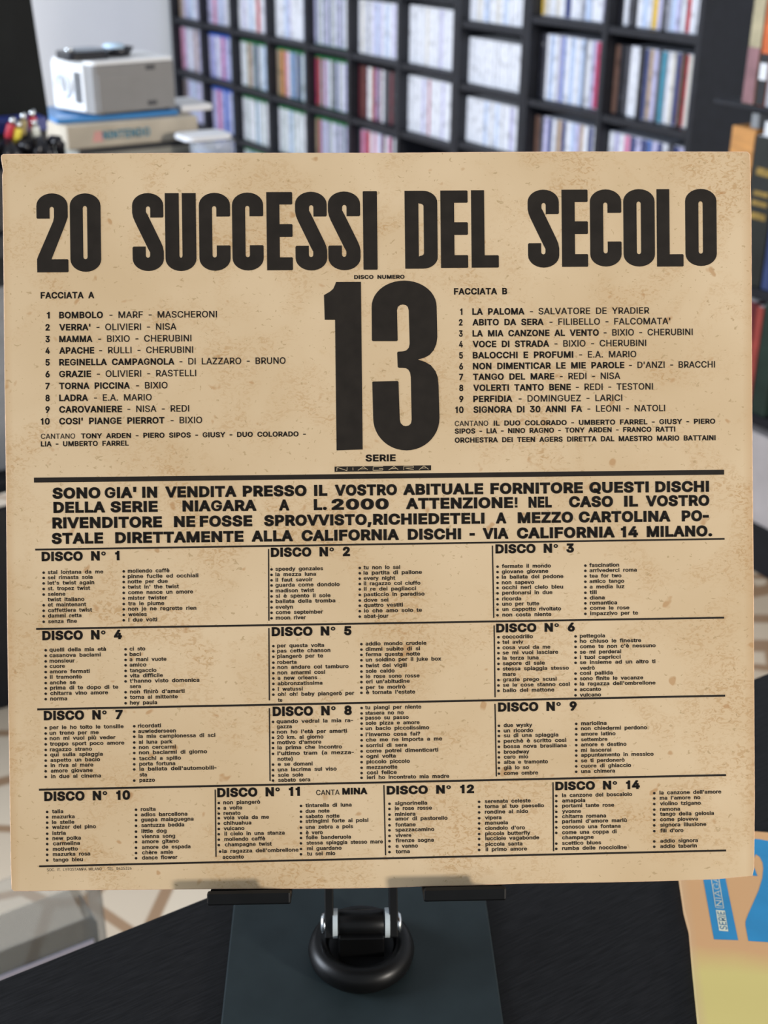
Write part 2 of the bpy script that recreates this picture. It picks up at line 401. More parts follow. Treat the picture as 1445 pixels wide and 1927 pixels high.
# ------------------------------------------------------------------ desk at the far left with a stack of boxes
DK = .792
dk = empty('desk', (0.40, 2.25, 0)); tag(dk, 'black desk behind the record sleeve under the projector and boxes', 'desk')
obj('desktop', BX(-.75, .63, -.43, .19, DK-.03, DK, .002), M['black_wood'], dk)
for x in (-.74, .60): obj('side_panel', BX(x, x+.02, -.42, .18, 0, DK-.03, .001), M['black_wood'], dk)
obj('back_panel', BX(-.72, .60, .16, .18, .25, DK-.03, .001), M['black_wood'], dk)
obj('front_panel', BX(-.72, .60, -.40, -.385, .002, .36, .001), M['black_wood'], dk)
obj('shelf', BX(-.72, .60, -.34, .16, .36, .38, .001), M['black_wood'], dk)
M['grey_card'] = mat('grey_cardboard', (.24, .25, .27), .8, .1, 30)
gb = obj('storage_box', BX(-.34, .34, -.17, .17, 0, .30, .004), M['grey_card'], loc=(.60, 2.12, .3805))
tag(gb, 'grey storage box on the lower shelf of the black desk', 'box')
obj('lid', BX(-.344, .344, -.174, .174, .255, .305, .003), M['grey_card'], gb)

M['box_tan'] = mat('faded_beige_card', (.46, .40, .31), .7, .12, 18)
M['box_grey'] = mat('grey_beige_card', (.27, .26, .22), .7, .12, 18)
M['box_blue'] = mat('glossy_blue_card', (.03, .20, .48), .3, .15, 12)
M['print_blue'] = mat('sky_blue_print', (.13, .42, .58), .6, .1, 40)
M['print_pink'] = mat('faded_red_print', (.62, .30, .26), .6, .1, 40)
M['black_card'] = mat('black_print', (.016, .016, .018), .6, .2, 40)

# lettering made from outlines (data further down) ------------------------------------------------
GLYPH_SRC = """A480|16,0 201,509 276,509 463,0 395,0 287,302 264,372 239,456 213,371 191,302 85,0|110,142 110,199 370,199 370,142
B456|60,0 60,509 241,509 274,507 304,501 329,491 350,477 367,461 381,442 390,421 396,398 398,374 395,344 387,320 356,286 315,264 339,257 363,245 385,227 402,203 411,184 416,161 418,136 416,111 410,88 400,67 386,48 368,31 344,18 317,8 284,2 247,0|125,57 245,57 281,60 309,67 330,80 344,96 353,115 355,137 352,161 342,184 327,203 306,218 279,228 248,231 125,231|125,285 238,285 288,296 308,309 323,326 333,348 336,372 333,393 326,412 313,429 294,442 270,449 240,452 125,452
C510|267,-7 225,-3 186,7 150,25 119,49 92,79 70,115 53,157 44,203 40,254 44,305 53,352 70,393 92,429 119,459 150,484 186,501 225,512 267,516 340,504 362,496 383,485 402,471 419,456 435,438 448,418 459,397 467,373 473,348 408,348 389,395 357,428 315,449 267,456 237,453 209,445 184,432 161,414 141,391 125,364 113,332 106,295 103,254 106,213 113,177 125,145 141,117 161,94 184,76 210,63 237,56 267,53 315,60 357,81 389,114 408,160 473,160 467,135 459,112 448,91 435,71 420,53 402,38 383,24 363,13 341,5 317,-2 293,-6
D502|219,0 96,0 96,57 215,57 254,60 288,68 318,81 343,99 363,122 379,149 390,181 397,216 399,255 397,294 390,329 379,361 364,388 344,410 320,428 291,441 258,449 221,452 93,452 93,509 225,509 273,505 315,495 353,478 385,455 412,426 433,391 449,351 458,306 462,255 458,205 449,159 433,119 411,83 384,54 351,31 312,14 268,3|125,509 125,0 60,0 60,509
E419|60,0 60,509 372,509 372,452 125,452 125,286 355,286 355,229 125,229 125,57 375,57 375,0
F410|60,0 60,509 369,509 369,452 125,452 125,278 346,278 346,221 125,221 125,0
G520|269,-7 225,-3 185,7 149,25 118,49 91,79 69,116 53,157 43,203 40,254 43,305 53,352 69,393 91,429 117,459 149,484 184,501 223,512 265,516 291,514 316,510 340,504 363,494 384,483 403,469 421,453 436,436 449,416 460,395 468,373 474,349 408,349 387,393 356,427 315,448 265,456 236,453 209,445 183,432 160,414 141,392 125,364 113,332 106,295 103,254 106,213 113,177 125,145 141,117 161,95 184,76 210,63 238,56 269,53 296,55 322,61 345,71 365,85 382,102 396,123 407,147 413,173 415,199 283,199 283,256 478,256 478,200 475,160 466,124 451,91 431,62 406,38 377,19 344,5 308,-4
H517|60,0 60,509 125,509 125,289 392,289 392,509 457,509 457,0 392,0 392,232 125,232 125,0
J396|185,-7 143,-2 106,11 75,33 52,63 38,100 33,145 33,173 98,173 98,145 100,117 108,93 122,74 139,61 160,53 185,50 209,53 230,61 248,74 261,93 269,117 272,145 272,509 336,509 336,145 332,100 318,63 294,33 263,11 227,-2
K467|104,145 104,216 139,261 174,303 212,344 364,509 448,509 230,276|60,0 60,509 125,509 125,334 124,225 125,193 125,0|372,0 188,259 228,309 449,0
L393|60,0 60,509 125,509 125,57 361,57 361,0
M628|60,0 60,509 152,509 277,187 287,159 299,123 314,81 330,121 342,158 352,187 476,509 568,509 568,0 504,0 504,291 504,327 505,369 506,413 507,436 498,409 482,363 467,322 456,291 342,0 286,0 170,291 159,321 145,361 129,408 120,435 120,416 121,372 122,328 122,291 122,0
N523|60,0 60,509 136,509 343,183 363,151 388,107 403,76 401,108 399,157 399,195 399,509 463,509 463,0 387,0 202,290 177,331 148,381 120,431 122,384 124,328 125,291 125,0
O533|267,-7 225,-3 186,7 150,25 119,49 92,79 70,115 53,157 44,203 40,254 44,305 53,352 70,393 92,429 119,459 150,484 186,501 225,512 267,516 309,512 348,501 384,484 415,459 442,429 464,393 480,352 490,305 493,254 490,203 480,157 464,115 442,79 415,49 384,25 348,7 309,-3|267,53 296,55 324,63 349,76 372,94 392,116 408,144 420,176 428,213 430,254 428,295 420,332 408,365 392,392 372,415 349,433 324,446 296,453 267,456 237,453 210,445 184,433 161,415 142,392 125,364 113,332 106,295 103,254 106,213 113,176 125,144 142,117 161,94 184,76 210,63 237,55
P445|60,0 60,509 235,509 272,506 305,499 332,487 356,471 375,452 390,430 400,404 407,377 409,348 407,318 400,291 390,265 375,243 356,223 332,207 305,195 272,188 235,186 109,186 109,242 233,242 257,244 279,248 297,256 318,272 333,294 342,319 344,348 342,376 333,402 318,423 297,439 279,446 257,451 232,452 125,452 125,0
Q533|245,159 313,159 369,85 384,65 468,-48 401,-48 346,27 331,46|267,-7 225,-3 186,7 150,25 119,49 92,79 70,115 53,157 44,203 40,254 44,305 53,352 70,393 92,429 119,459 150,484 186,501 225,512 267,516 309,512 348,501 384,484 415,459 442,429 464,393 480,352 490,305 493,254 490,203 480,157 464,115 442,79 415,49 384,25 348,7 309,-3|267,53 296,55 324,63 349,76 372,94 392,116 408,144 420,176 428,213 430,254 428,295 420,332 408,365 392,392 372,415 349,433 324,446 296,453 267,456 237,453 210,445 184,433 161,415 142,392 125,364 113,332 106,295 103,254 106,213 113,176 125,144 142,117 161,94 184,76 210,63 237,55
R449|60,0 60,509 236,509 273,506 305,500 333,489 356,473 376,455 390,433 401,408 407,381 409,352 407,323 401,296 390,271 376,250 356,232 333,217 305,206 273,200 236,198 96,198 96,255 234,255 258,256 280,260 298,267 319,281 334,300 342,324 345,352 342,380 334,405 319,425 298,440 279,446 258,451 233,452 125,452 125,0|353,0 230,229 303,229 428,0
S447|224,-9 188,-7 156,-1 128,9 102,23 81,40 64,60 51,83 42,109 38,137 104,137 110,110 123,88 142,71 166,59 224,49 246,50 267,54 286,60 311,74 329,92 341,114 346,139 342,161 332,179 296,205 245,222 184,239 145,253 112,269 86,289 67,313 56,341 52,372 54,400 62,425 75,448 92,468 113,484 138,498 165,508 195,514 227,516 259,514 289,508 316,498 340,484 360,468 377,449 390,427 398,403 401,378 337,378 332,402 320,421 302,437 280,449 254,456 225,459 194,456 167,448 145,435 129,418 118,398 115,376 119,352 131,334 169,308 212,293 264,279 312,264 359,238 395,198 402,180 407,161 408,139 406,112 399,87 386,64 370,43 349,25 323,11 294,0 261,-7
T449|32,452 32,509 417,509 417,452 257,452 257,0 193,0 193,452
U517|259,-8 220,-6 186,2 154,15 126,33 103,55 85,80 71,108 63,140 60,173 60,509 124,509 124,178 126,155 132,133 141,113 153,95 169,80 187,68 208,59 232,53 259,52 285,53 309,59 331,68 349,80 364,95 377,113 385,133 391,155 393,178 393,509 457,509 457,173 454,140 446,108 433,80 414,55 391,33 363,15 332,2 297,-6
V480|204,0 16,509 84,509 192,206 215,137 241,52 267,138 290,206 395,509 463,509 278,0
W686|155,0 16,509 82,509 163,196 175,145 187,94 193,61 200,94 211,145 224,196 306,509 380,509 462,196 474,145 486,94 492,62 499,94 510,145 523,196 603,509 670,509 530,0 455,0 368,323 351,391 343,437 335,395 318,323 230,0
X474|18,0 200,260 29,509 104,509 178,400 204,361 223,329 238,302 252,329 272,361 298,400 374,509 446,509 276,263 456,0 382,0 292,129 268,165 250,195 237,218 225,196 206,166 182,129 91,0
Y472|203,0 203,208 16,509 91,509 192,344 222,292 237,260 251,293 280,344 381,509 455,509 268,208 268,0
Z438|42,0 42,46 273,385 306,431 323,453 285,452 223,452 40,452 40,509 397,509 397,462 169,129 134,81 114,55 152,57 214,57 399,57 399,0
a389|160,-9 137,-7 115,-3 94,5 76,15 60,29 48,45 38,63 32,84 30,108 34,138 43,161 58,179 78,193 125,211 178,220 234,227 265,235 273,243 276,256 267,297 240,322 196,331 149,322 118,301 100,274 41,291 51,313 64,331 79,346 95,358 114,368 133,375 194,384 239,379 286,360 306,343 322,320 330,301 335,278 337,251 337,0 277,0 274,52 252,25 215,1|170,45 202,49 228,59 248,74 263,93 272,115 276,138 276,190 259,182 231,176 200,171 175,168 134,159 103,139 95,124 92,105 102,72 130,52
b424|229,-8 198,-5 172,4 138,31 115,59 112,0 53,0 53,509 114,509 116,319 137,346 171,373 197,381 229,384 259,382 287,374 313,361 335,342 354,320 370,293 381,261 388,227 390,189 388,151 381,116 370,84 355,57 336,34 313,16 288,3 260,-6|220,47 242,49 262,55 279,66 294,80 306,97 316,117 323,139 327,163 328,189 327,215 323,239 316,261 307,281 295,298 280,311 262,322 243,328 220,330 198,328 178,322 161,312 147,299 134,282 125,263 118,241 114,216 113,189 114,162 118,138 125,115 135,95 147,78 162,65 179,55 198,49
c396|207,-8 174,-5 144,3 117,16 93,35 72,58 56,85 44,116 37,150 34,187 37,225 44,260 56,291 72,318 93,341 117,360 144,374 174,382 207,384 260,377 305,356 340,322 362,277 303,262 290,289 270,311 242,325 207,330 184,328 163,321 145,310 130,296 118,278 108,258 102,236 98,212 96,187 98,163 102,139 108,117 118,97 130,80 145,66 163,55 184,49 207,46 243,52 271,66 292,89 304,117 363,102 341,56 306,21 261,-1
d424|195,-8 165,-6 137,3 111,16 89,34 70,57 55,84 43,116 36,151 34,189 36,227 43,261 55,293 70,320 89,342 112,361 137,374 165,382 196,384 228,381 253,373 287,346 308,319 311,509 372,509 372,0 313,0 310,59 287,31 252,4 227,-5|205,47 226,49 246,55 263,65 278,78 290,95 299,115 306,138 310,162 312,189 310,216 306,241 300,263 290,282 278,299 263,312 246,322 227,328 205,330 182,328 162,322 145,311 130,298 118,281 108,261 102,239 98,215 96,189 98,163 102,139 109,117 118,97 130,80 145,66 162,55 182,49
e404|212,-8 177,-5 145,3 117,16 92,35 72,58 56,85 44,116 37,150 34,187 36,224 44,258 55,290 71,317 91,340 115,359 142,373 172,382 205,384 266,374 285,366 303,355 319,341 334,324 347,305 357,282 365,256 370,227 371,194 371,169 75,169 75,221 308,224 304,248 298,269 283,294 263,314 237,326 205,330 183,328 164,323 146,313 125,294 109,270 99,241 96,211 96,178 98,151 102,127 110,106 121,88 135,73 151,61 169,53 190,48 212,46 254,53 285,73 306,105 365,91 353,63 335,39 320,26 302,14 283,4 261,-3 237,-7
f254|228,379 228,327 6,327 6,379|81,0 81,432 84,461 96,486 113,505 135,519 187,530 222,527 243,521 227,468 215,472 195,474 171,470 154,460 145,443 142,419 142,0
g425|207,-151 180,-149 156,-146 134,-140 82,-110 51,-69 101,-41 122,-66 154,-88 207,-97 236,-95 261,-87 282,-75 298,-58 308,-34 311,-6 308,68 287,41 252,16 227,8 195,5 165,7 138,14 113,27 90,43 71,65 55,90 43,120 36,154 34,191 36,229 43,263 55,293 71,320 90,342 112,361 138,374 166,382 196,384 228,382 253,373 288,346 310,319 313,379 372,379 372,-9 370,-40 363,-67 350,-90 334,-109 314,-124 291,-136 265,-144 237,-149|205,59 227,61 246,66 264,75 285,95 300,121 307,142 311,166 312,193 311,219 307,242 300,264 291,283 279,299 264,312 247,322 227,328 205,330 182,328 163,322 145,312 130,298 118,282 109,262 102,241 98,218 96,193 98,167 102,144 109,123 124,96 145,76 163,66 183,61
h410|114,227 114,0 53,0 53,509 114,509 115,316 132,344 152,362 175,374 200,382 227,384 252,383 275,377 295,369 313,356 328,340 341,321 350,298 355,271 357,240 357,0 296,0 296,235 293,263 286,286 273,304 256,318 235,326 210,329 184,326 161,317 141,303 126,283 117,257
i167|53,0 53,379 114,379 114,0|84,443 67,446 54,455 44,468 41,483 44,499 54,512 67,521 84,524 100,521 114,512 123,499 126,483 123,468 114,455 100,446
j167|53,379 114,379 114,-30 112,-52 108,-72 102,-90 86,-113 65,-129 47,-137 27,-141 4,-143 -10,-143 -10,-87 2,-87 25,-83 40,-72 50,-54 53,-29|83,443 67,446 53,455 44,468 41,483 44,499 53,512 67,521 83,524 100,521 114,512 123,499 126,483 123,468 114,455 100,446
k381|110,137 110,212 121,212 284,379 360,379 180,199|53,0 53,509 114,509 114,0|294,0 148,186 191,229 372,0
m610|53,0 53,379 112,379 112,306 118,323 132,346 172,376 219,386 245,383 268,375 287,361 303,342 314,320 317,309 322,321 337,343 381,375 437,386 458,385 478,380 497,372 514,361 529,346 541,328 550,307 555,283 557,255 557,0 496,0 496,254 493,279 485,298 473,313 447,326 419,330 395,328 374,320 345,290 335,247 335,0 274,0 274,260 269,288 253,311 229,326 199,330 158,320 140,307 126,289 117,266 114,238 114,0
n410|114,227 114,0 53,0 53,379 112,379 114,314 132,344 152,362 175,374 200,382 227,384 252,383 275,377 295,369 313,356 328,340 341,321 350,298 355,271 357,240 357,0 296,0 296,235 293,263 286,286 273,304 256,318 235,326 210,329 184,326 161,317 141,303 126,283 117,257
o415|207,-8 174,-5 144,3 117,16 93,35 72,58 56,85 44,116 37,150 34,187 37,225 44,260 56,291 72,318 93,341 117,360 144,374 174,382 207,384 241,382 271,374 299,360 323,341 343,318 359,291 371,260 379,225 381,187 379,150 371,116 359,85 343,58 323,35 299,16 271,3 241,-5|207,46 231,49 252,55 270,66 285,80 298,97 307,117 314,139 318,163 319,187 318,212 314,236 307,258 298,278 285,296 270,310 252,321 231,328 207,330 184,328 163,321 145,310 130,296 118,278 108,258 102,236 98,212 96,187 98,163 102,139 108,117 118,97 130,80 145,66 163,55 184,49
p424|53,-143 53,379 112,379 115,319 137,346 171,373 197,381 229,384 259,382 287,374 313,361 335,342 354,320 370,293 381,261 388,227 390,189 388,151 381,116 370,84 355,57 336,34 313,16 288,3 260,-6 229,-8 198,-5 173,4 138,31 116,59 114,-143|220,47 242,49 262,55 279,66 294,80 306,97 316,117 323,139 327,163 328,189 327,215 323,239 316,261 307,281 295,298 280,311 262,322 243,328 220,330 198,328 178,322 161,312 147,299 134,282 125,263 118,241 114,216 113,189 114,162 118,138 125,115 135,95 147,78 162,65 179,55 198,49
q424|372,-143 311,-143 308,59 287,31 252,4 227,-5 195,-8 165,-6 137,3 111,16 89,34 70,57 55,84 43,116 36,151 34,189 36,227 43,261 55,293 70,320 89,342 112,361 137,374 165,382 196,384 228,381 253,373 287,346 310,319 313,379 372,379|205,47 226,49 246,55 263,65 278,78 290,95 299,115 306,138 310,162 312,189 310,216 306,241 300,263 290,282 278,299 263,312 246,322 227,328 205,330 182,328 162,322 145,311 130,298 118,281 108,261 102,239 98,215 96,189 98,163 102,139 109,117 118,97 130,80 145,66 162,55 182,49
r259|53,0 53,379 112,379 114,321 130,347 152,367 171,377 191,383 213,385 229,384 243,384 243,322 230,324 207,326 182,323 159,315 140,301 126,284 117,262 114,237 114,0
s365|182,-8 157,-7 133,-3 112,3 93,12 76,24 62,38 50,54 41,73 36,94 94,107 105,79 124,60 150,49 181,45 206,47 227,53 244,62 262,81 268,103 265,121 254,136 237,147 212,155 149,170 118,180 92,192 72,208 58,227 50,249 47,274 49,295 55,314 65,332 79,347 95,360 115,370 137,378 161,383 187,384 212,383 234,379 254,372 279,358 299,339 324,290 268,277 258,298 243,316 219,328 187,333 156,329 131,317 114,299 109,277 112,258 124,243 172,223 229,209 261,200 287,187 306,171 320,153 328,131 331,107 329,85 323,65 312,47 298,31 281,18 260,6 236,-2 210,-7
t227|204,379 204,327 6,327 6,379|65,471 126,471 126,98 128,76 136,61 150,53 170,50 185,51 202,54 213,2 192,-3 168,-4 138,-1 113,7 92,21 77,41 68,64 65,93
u410|182,-5 158,-3 135,2 115,11 97,23 82,39 69,59 60,82 54,109 53,139 53,379 114,379 114,144 116,117 124,94 137,75 154,61 175,53 200,50 226,53 249,62 268,77 283,97 293,122 296,153 296,379 357,379 357,0 298,0 296,65 277,35 257,17 234,5 209,-3
v389|163,0 17,379 84,379 165,155 187,87 195,59 203,87 224,155 305,379 371,379 226,0
w567|138,0 23,379 87,379 133,214 154,137 170,64 186,135 206,214 252,379 316,379 362,214 382,136 397,66 413,135 434,214 480,379 545,379 429,0 368,0 319,172 305,225 291,280 284,309 277,280 263,225 248,172 199,0
x379|21,0 155,195 29,379 100,379 147,306 179,253 191,233 202,253 233,306 282,379 352,379 224,192 358,0 287,0 231,85 200,136 189,155 178,136 148,85 91,0
y389|47,-139 66,-86 104,-89 130,-74 151,-36 163,-1 17,379 84,379 165,155 187,87 195,60 202,87 224,155 305,379 371,379 204,-58 177,-107 139,-136 91,-145 65,-143
z380|42,0 42,46 254,322 48,323 48,379 333,379 333,331 126,58 339,56 339,0
0453|227,-7 191,-3 158,7 130,24 105,48 85,77 69,113 57,155 50,202 48,254 50,306 57,353 69,395 85,431 106,461 130,484 159,502 191,512 227,516 262,512 295,502 323,484 348,461 368,431 384,395 396,353 403,306 405,254 403,202 396,155 384,113 368,77 348,48 323,24 295,7 263,-3|227,50 250,52 271,60 290,74 306,92 320,116 330,144 338,176 342,213 344,254 342,295 338,332 330,365 320,393 306,416 290,435 271,449 250,457 227,460 203,457 182,449 163,435 147,416 134,393 123,365 115,332 111,295 109,254 111,213 115,176 123,144 134,116 147,92 163,74 182,60 203,52
2453|64,0 64,47 234,229 282,282 311,327 320,371 317,397 308,419 293,436 273,449 224,460 196,457 172,447 153,433 139,413 130,390 127,362 66,362 68,391 75,418 86,442 102,464 121,482 143,496 168,507 196,513 225,516 254,513 281,507 306,497 328,482 346,465 361,445 372,423 379,398 381,372 371,318 336,259 267,180 153,58 389,57 389,0
3453|218,-7 188,-5 159,1 133,10 108,22 88,38 70,57 57,79 48,104 44,132 109,132 115,107 126,87 144,71 165,59 219,50 275,61 297,74 315,93 325,116 329,145 326,172 316,196 299,217 275,234 254,241 229,246 201,248 157,248 157,299 288,450 70,452 70,509 372,509 372,461 221,289 247,290 279,286 308,276 333,262 354,244 371,222 383,198 391,173 393,145 390,116 383,90 370,66 354,45 333,27 309,12 281,2 251,-5
4453|40,105 40,158 247,509 311,509 109,164 413,163 413,105|282,0 282,121 282,146 282,318 343,318 343,0
5453|221,-7 192,-5 165,1 140,11 118,25 99,41 83,60 71,82 63,105 60,130 122,130 127,108 138,89 173,60 221,50 250,53 276,64 298,82 314,104 324,131 328,162 326,183 321,203 314,221 297,244 275,262 248,273 218,277 167,268 128,246 67,253 96,509 366,509 366,452 151,452 135,301 178,325 229,334 252,332 274,328 294,321 313,311 330,299 345,285 358,269 370,251 379,231 386,210 390,187 391,163 388,132 381,102 369,76 352,52 332,32 309,15 282,3 253,-4
6453|226,-7 196,-4 168,3 142,15 119,31 100,51 84,74 73,101 66,130 64,162 65,187 71,212 80,239 137,340 252,509 322,509 173,293 196,307 235,314 265,312 291,305 316,295 337,280 355,262 370,240 380,215 387,187 389,157 387,127 379,98 368,73 352,50 333,30 310,14 284,3 257,-4|226,48 254,52 279,63 299,79 314,101 324,128 327,157 324,187 314,213 299,235 279,251 254,262 226,265 198,262 174,252 153,235 138,214 128,188 125,158 128,128 138,102 153,79 174,63 198,52
7453|97,0 323,450 62,452 62,509 391,509 391,449 165,0
8453|226,-7 193,-5 163,1 136,11 111,25 91,42 74,62 62,84 54,109 52,135 53,156 58,176 65,195 81,220 101,241 125,256 153,266 129,276 109,289 93,308 80,330 73,354 70,380 73,405 79,429 90,450 106,469 124,485 146,498 170,508 197,514 226,516 255,514 282,508 306,498 328,485 346,469 361,450 373,429 379,405 382,380 379,354 372,330 359,308 343,289 323,276 300,266 327,256 351,241 372,220 387,195 395,176 399,156 401,135 398,109 391,84 378,62 362,42 341,25 317,11 289,1 259,-5|226,49 258,52 285,60 307,74 323,91 333,113 337,139 333,165 322,189 305,208 283,223 256,232 226,235 196,232 169,223 147,208 130,189 119,165 115,139 119,113 129,91 145,74 167,60 185,54 205,50|226,290 274,300 293,313 307,330 316,351 319,376 316,399 308,420 294,437 275,449 226,460 177,449 159,437 145,420 136,399 133,376 136,351 145,330 159,313 178,300
9453|226,516 256,513 285,506 310,494 333,478 352,458 368,434 380,408 387,378 389,347 387,322 382,296 373,270 315,168 200,0 130,0 279,216 257,202 218,195 188,197 161,203 137,214 116,229 98,247 83,269 72,294 66,321 64,352 66,382 73,411 85,436 101,459 120,479 143,494 168,506 196,513|226,460 199,457 174,446 154,429 138,407 129,381 125,352 129,322 138,295 154,274 174,257 199,247 226,243 254,247 279,257 299,273 314,295 324,321 327,350 324,381 314,407 299,429 279,446 254,457
.188|95,-4 78,-1 63,9 53,24 50,41 53,59 63,73 78,83 95,87 113,83 128,73 138,59 141,41 138,24 128,9 113,-1
,188|38,-119 68,71 137,71 84,-119
'206|78,318 70,509 136,509 128,318
!196|67,160 63,509 132,509 128,160|98,-4 81,-1 66,9 56,24 52,41 56,58 66,73 81,83 98,86 116,83 130,73 140,58 143,41 140,24 130,9 116,-1
?358|132,156 141,230 153,252 168,269 209,298 247,334 258,357 262,384 259,406 250,425 220,452 178,462 137,453 106,425 96,404 92,378 27,378 30,406 38,430 49,452 64,471 82,487 103,499 126,508 151,514 178,516 206,514 232,508 255,498 275,486 292,470 306,451 316,430 322,407 324,382 322,356 316,332 306,311 292,292 275,276 254,261 219,235 200,205 194,155|164,-4 146,-1 131,9 121,24 118,41 121,58 131,73 146,83 164,86 181,83 196,73 206,58 209,41 206,24 196,9 181,-1
(273|89,207 101,324 132,441 177,539 236,539 191,428 161,313 151,207 160,115 188,16 236,-96 177,-96 150,-46 128,4 111,55 99,106 92,156
)273|37,-96 86,18 113,116 122,207 112,313 82,428 37,539 97,539 142,441 173,323 184,207 182,156 174,104 161,53 144,3 123,-47 97,-96
°316|158,283 128,287 101,298 77,316 59,340 47,367 43,397 45,418 50,437 59,455 77,479 101,497 128,509 158,513 188,509 216,497 239,479 257,455 266,437 271,418 273,397 269,367 257,340 239,316 216,298 188,287|158,334 190,343 213,366 222,397 213,430 190,453 158,462 126,453 103,430 95,397 103,366 126,343
à389|160,-9 137,-7 115,-3 94,5 76,15 60,29 48,45 38,63 32,84 30,108 34,138 43,161 58,179 78,193 125,211 178,220 234,227 265,235 273,243 276,256 267,297 240,322 196,331 149,322 118,301 100,274 41,291 51,313 64,331 79,346 95,358 114,368 133,375 194,384 239,379 286,360 306,343 322,320 330,301 335,278 337,251 337,0 277,0 274,52 252,25 215,1|170,45 202,49 228,59 248,74 263,93 272,115 276,138 276,190 259,182 231,176 200,171 175,168 134,159 103,139 95,124 92,105 102,72 130,52|165,429 99,529 168,529 215,429
è404|212,-8 177,-5 145,3 117,16 92,35 72,58 56,85 44,116 37,150 34,187 36,224 44,258 55,290 71,317 91,340 115,359 142,373 172,382 205,384 266,374 285,366 303,355 319,341 334,324 347,305 357,282 365,256 370,227 371,194 371,169 75,169 75,221 308,224 304,248 298,269 283,294 263,314 237,326 205,330 183,328 164,323 146,313 125,294 109,270 99,241 96,211 96,178 98,151 102,127 110,106 121,88 135,73 151,61 169,53 190,48 212,46 254,53 285,73 306,105 365,91 353,63 335,39 320,26 302,14 283,4 261,-3 237,-7|180,429 114,529 182,529 230,429
é404|212,-8 177,-5 145,3 117,16 92,35 72,58 56,85 44,116 37,150 34,187 36,224 44,258 55,290 71,317 91,340 115,359 142,373 172,382 205,384 266,374 285,366 303,355 319,341 334,324 347,305 357,282 365,256 370,227 371,194 371,169 75,169 75,221 308,224 304,248 298,269 283,294 263,314 237,326 205,330 183,328 164,323 146,313 125,294 109,270 99,241 96,211 96,178 98,151 102,127 110,106 121,88 135,73 151,61 169,53 190,48 212,46 254,53 285,73 306,105 365,91 353,63 335,39 320,26 302,14 283,4 261,-3 237,-7|177,429 225,529 293,529 227,429
ò415|207,-8 174,-5 144,3 117,16 93,35 72,58 56,85 44,116 37,150 34,187 37,225 44,260 56,291 72,318 93,341 117,360 144,374 174,382 207,384 241,382 271,374 299,360 323,341 343,318 359,291 371,260 379,225 381,187 379,150 371,116 359,85 343,58 323,35 299,16 271,3 241,-5|207,46 231,49 252,55 270,66 285,80 298,97 307,117 314,139 318,163 319,187 318,212 314,236 307,258 298,278 285,296 270,310 252,321 231,328 207,330 184,328 163,321 145,310 130,296 118,278 108,258 102,236 98,212 96,187 98,163 102,139 108,117 118,97 130,80 145,66 163,55 184,49|183,429 117,529 186,529 234,429
ù410|182,-5 158,-3 135,2 115,11 97,23 82,39 69,59 60,82 54,109 53,139 53,379 114,379 114,144 116,117 124,94 137,75 154,61 175,53 200,50 226,53 249,62 268,77 283,97 293,122 296,153 296,379 357,379 357,0 298,0 296,65 277,35 257,17 234,5 209,-3|181,429 115,529 183,529 231,429
ì167|53,0 53,379 114,379 114,0|59,429 -6,529 62,529 110,429
 188|"""
def _parse():
    G = {}
    for rec in GLYPH_SRC.split('\n'):
        if not rec: continue
        ch = rec[0]; adv, *cs = rec[1:].split('|')
        G[ch] = (int(adv), [[tuple(map(int, p.split(','))) for p in c.split()] for c in cs if c])
    G['I'] = (185, [[(60, 0), (60, 509), (125, 509), (125, 0)]])
    G['l'] = (167, [[(53, 0), (53, 509), (114, 509), (114, 0)]])
    G['1'] = (350, [[(172, 0), (172, 372), (82, 372), (82, 422), (140, 432), (172, 460), (186, 509), (238, 509), (238, 0)]])
    G['-'] = (290, [[(40, 188), (40, 246), (250, 246), (250, 188)]])
    def put(ch, *cs): G[ch] = (G[ch][0], [list(c) for c in cs])
    put('!', [(68, 168), (60, 509), (136, 509), (128, 168)], [(60, 0), (60, 72), (136, 72), (136, 0)])
    put('N', [(60, 0), (60, 509), (138, 509), (399, 105), (399, 509), (463, 509), (463, 0), (385, 0), (125, 404), (125, 0)])
    put('M', [(60, 0), (60, 509), (155, 509), (314, 90), (473, 509), (568, 509), (568, 0), (504, 0), (504, 400), (345, 0), (283, 0), (124, 400), (124, 0)])
    put('V', [(204, 0), (16, 509), (84, 509), (241, 70), (395, 509), (463, 509), (278, 0)])
    put('A', [(16, 0), (204, 509), (275, 509), (463, 0), (395, 0), (345, 136), (134, 136), (85, 0)], [(154, 190), (325, 190), (240, 436)])
    put('W', [(155, 0), (16, 509), (82, 509), (192, 75), (306, 509), (380, 509), (494, 75), (603, 509), (670, 509), (530, 0), (455, 0), (343, 425), (230, 0)])
    put('v', [(163, 0), (17, 379), (84, 379), (195, 60), (305, 379), (371, 379), (226, 0)])
    put('w', [(138, 0), (23, 379), (87, 379), (170, 80), (252, 379), (316, 379), (397, 80), (480, 379), (545, 379), (429, 0), (368, 0), (284, 295), (199, 0)])
    put('Y', [(203, 0), (203, 208), (16, 509), (91, 509), (236, 268), (381, 509), (455, 509), (268, 208), (268, 0)])
    put('X', [(16, 0), (199, 258), (25, 509), (103, 509), (238, 310), (372, 509), (450, 509), (276, 258), (459, 0), (381, 0), (237, 206), (94, 0)])
    put('x', [(16, 0), (150, 192), (23, 379), (96, 379), (188, 245), (281, 379), (353, 379), (227, 192), (361, 0), (288, 0), (188, 139), (88, 0)])
    put('Z', [(40, 0), (40, 50), (310, 451), (45, 451), (45, 509), (395, 509), (395, 459), (125, 58), (400, 58), (400, 0)])
    return G
GLYPHS = _parse()
def _area(P): return sum(P[i][0]*P[(i+1) % len(P)][1] - P[(i+1) % len(P)][0]*P[i][1] for i in range(len(P)))/2
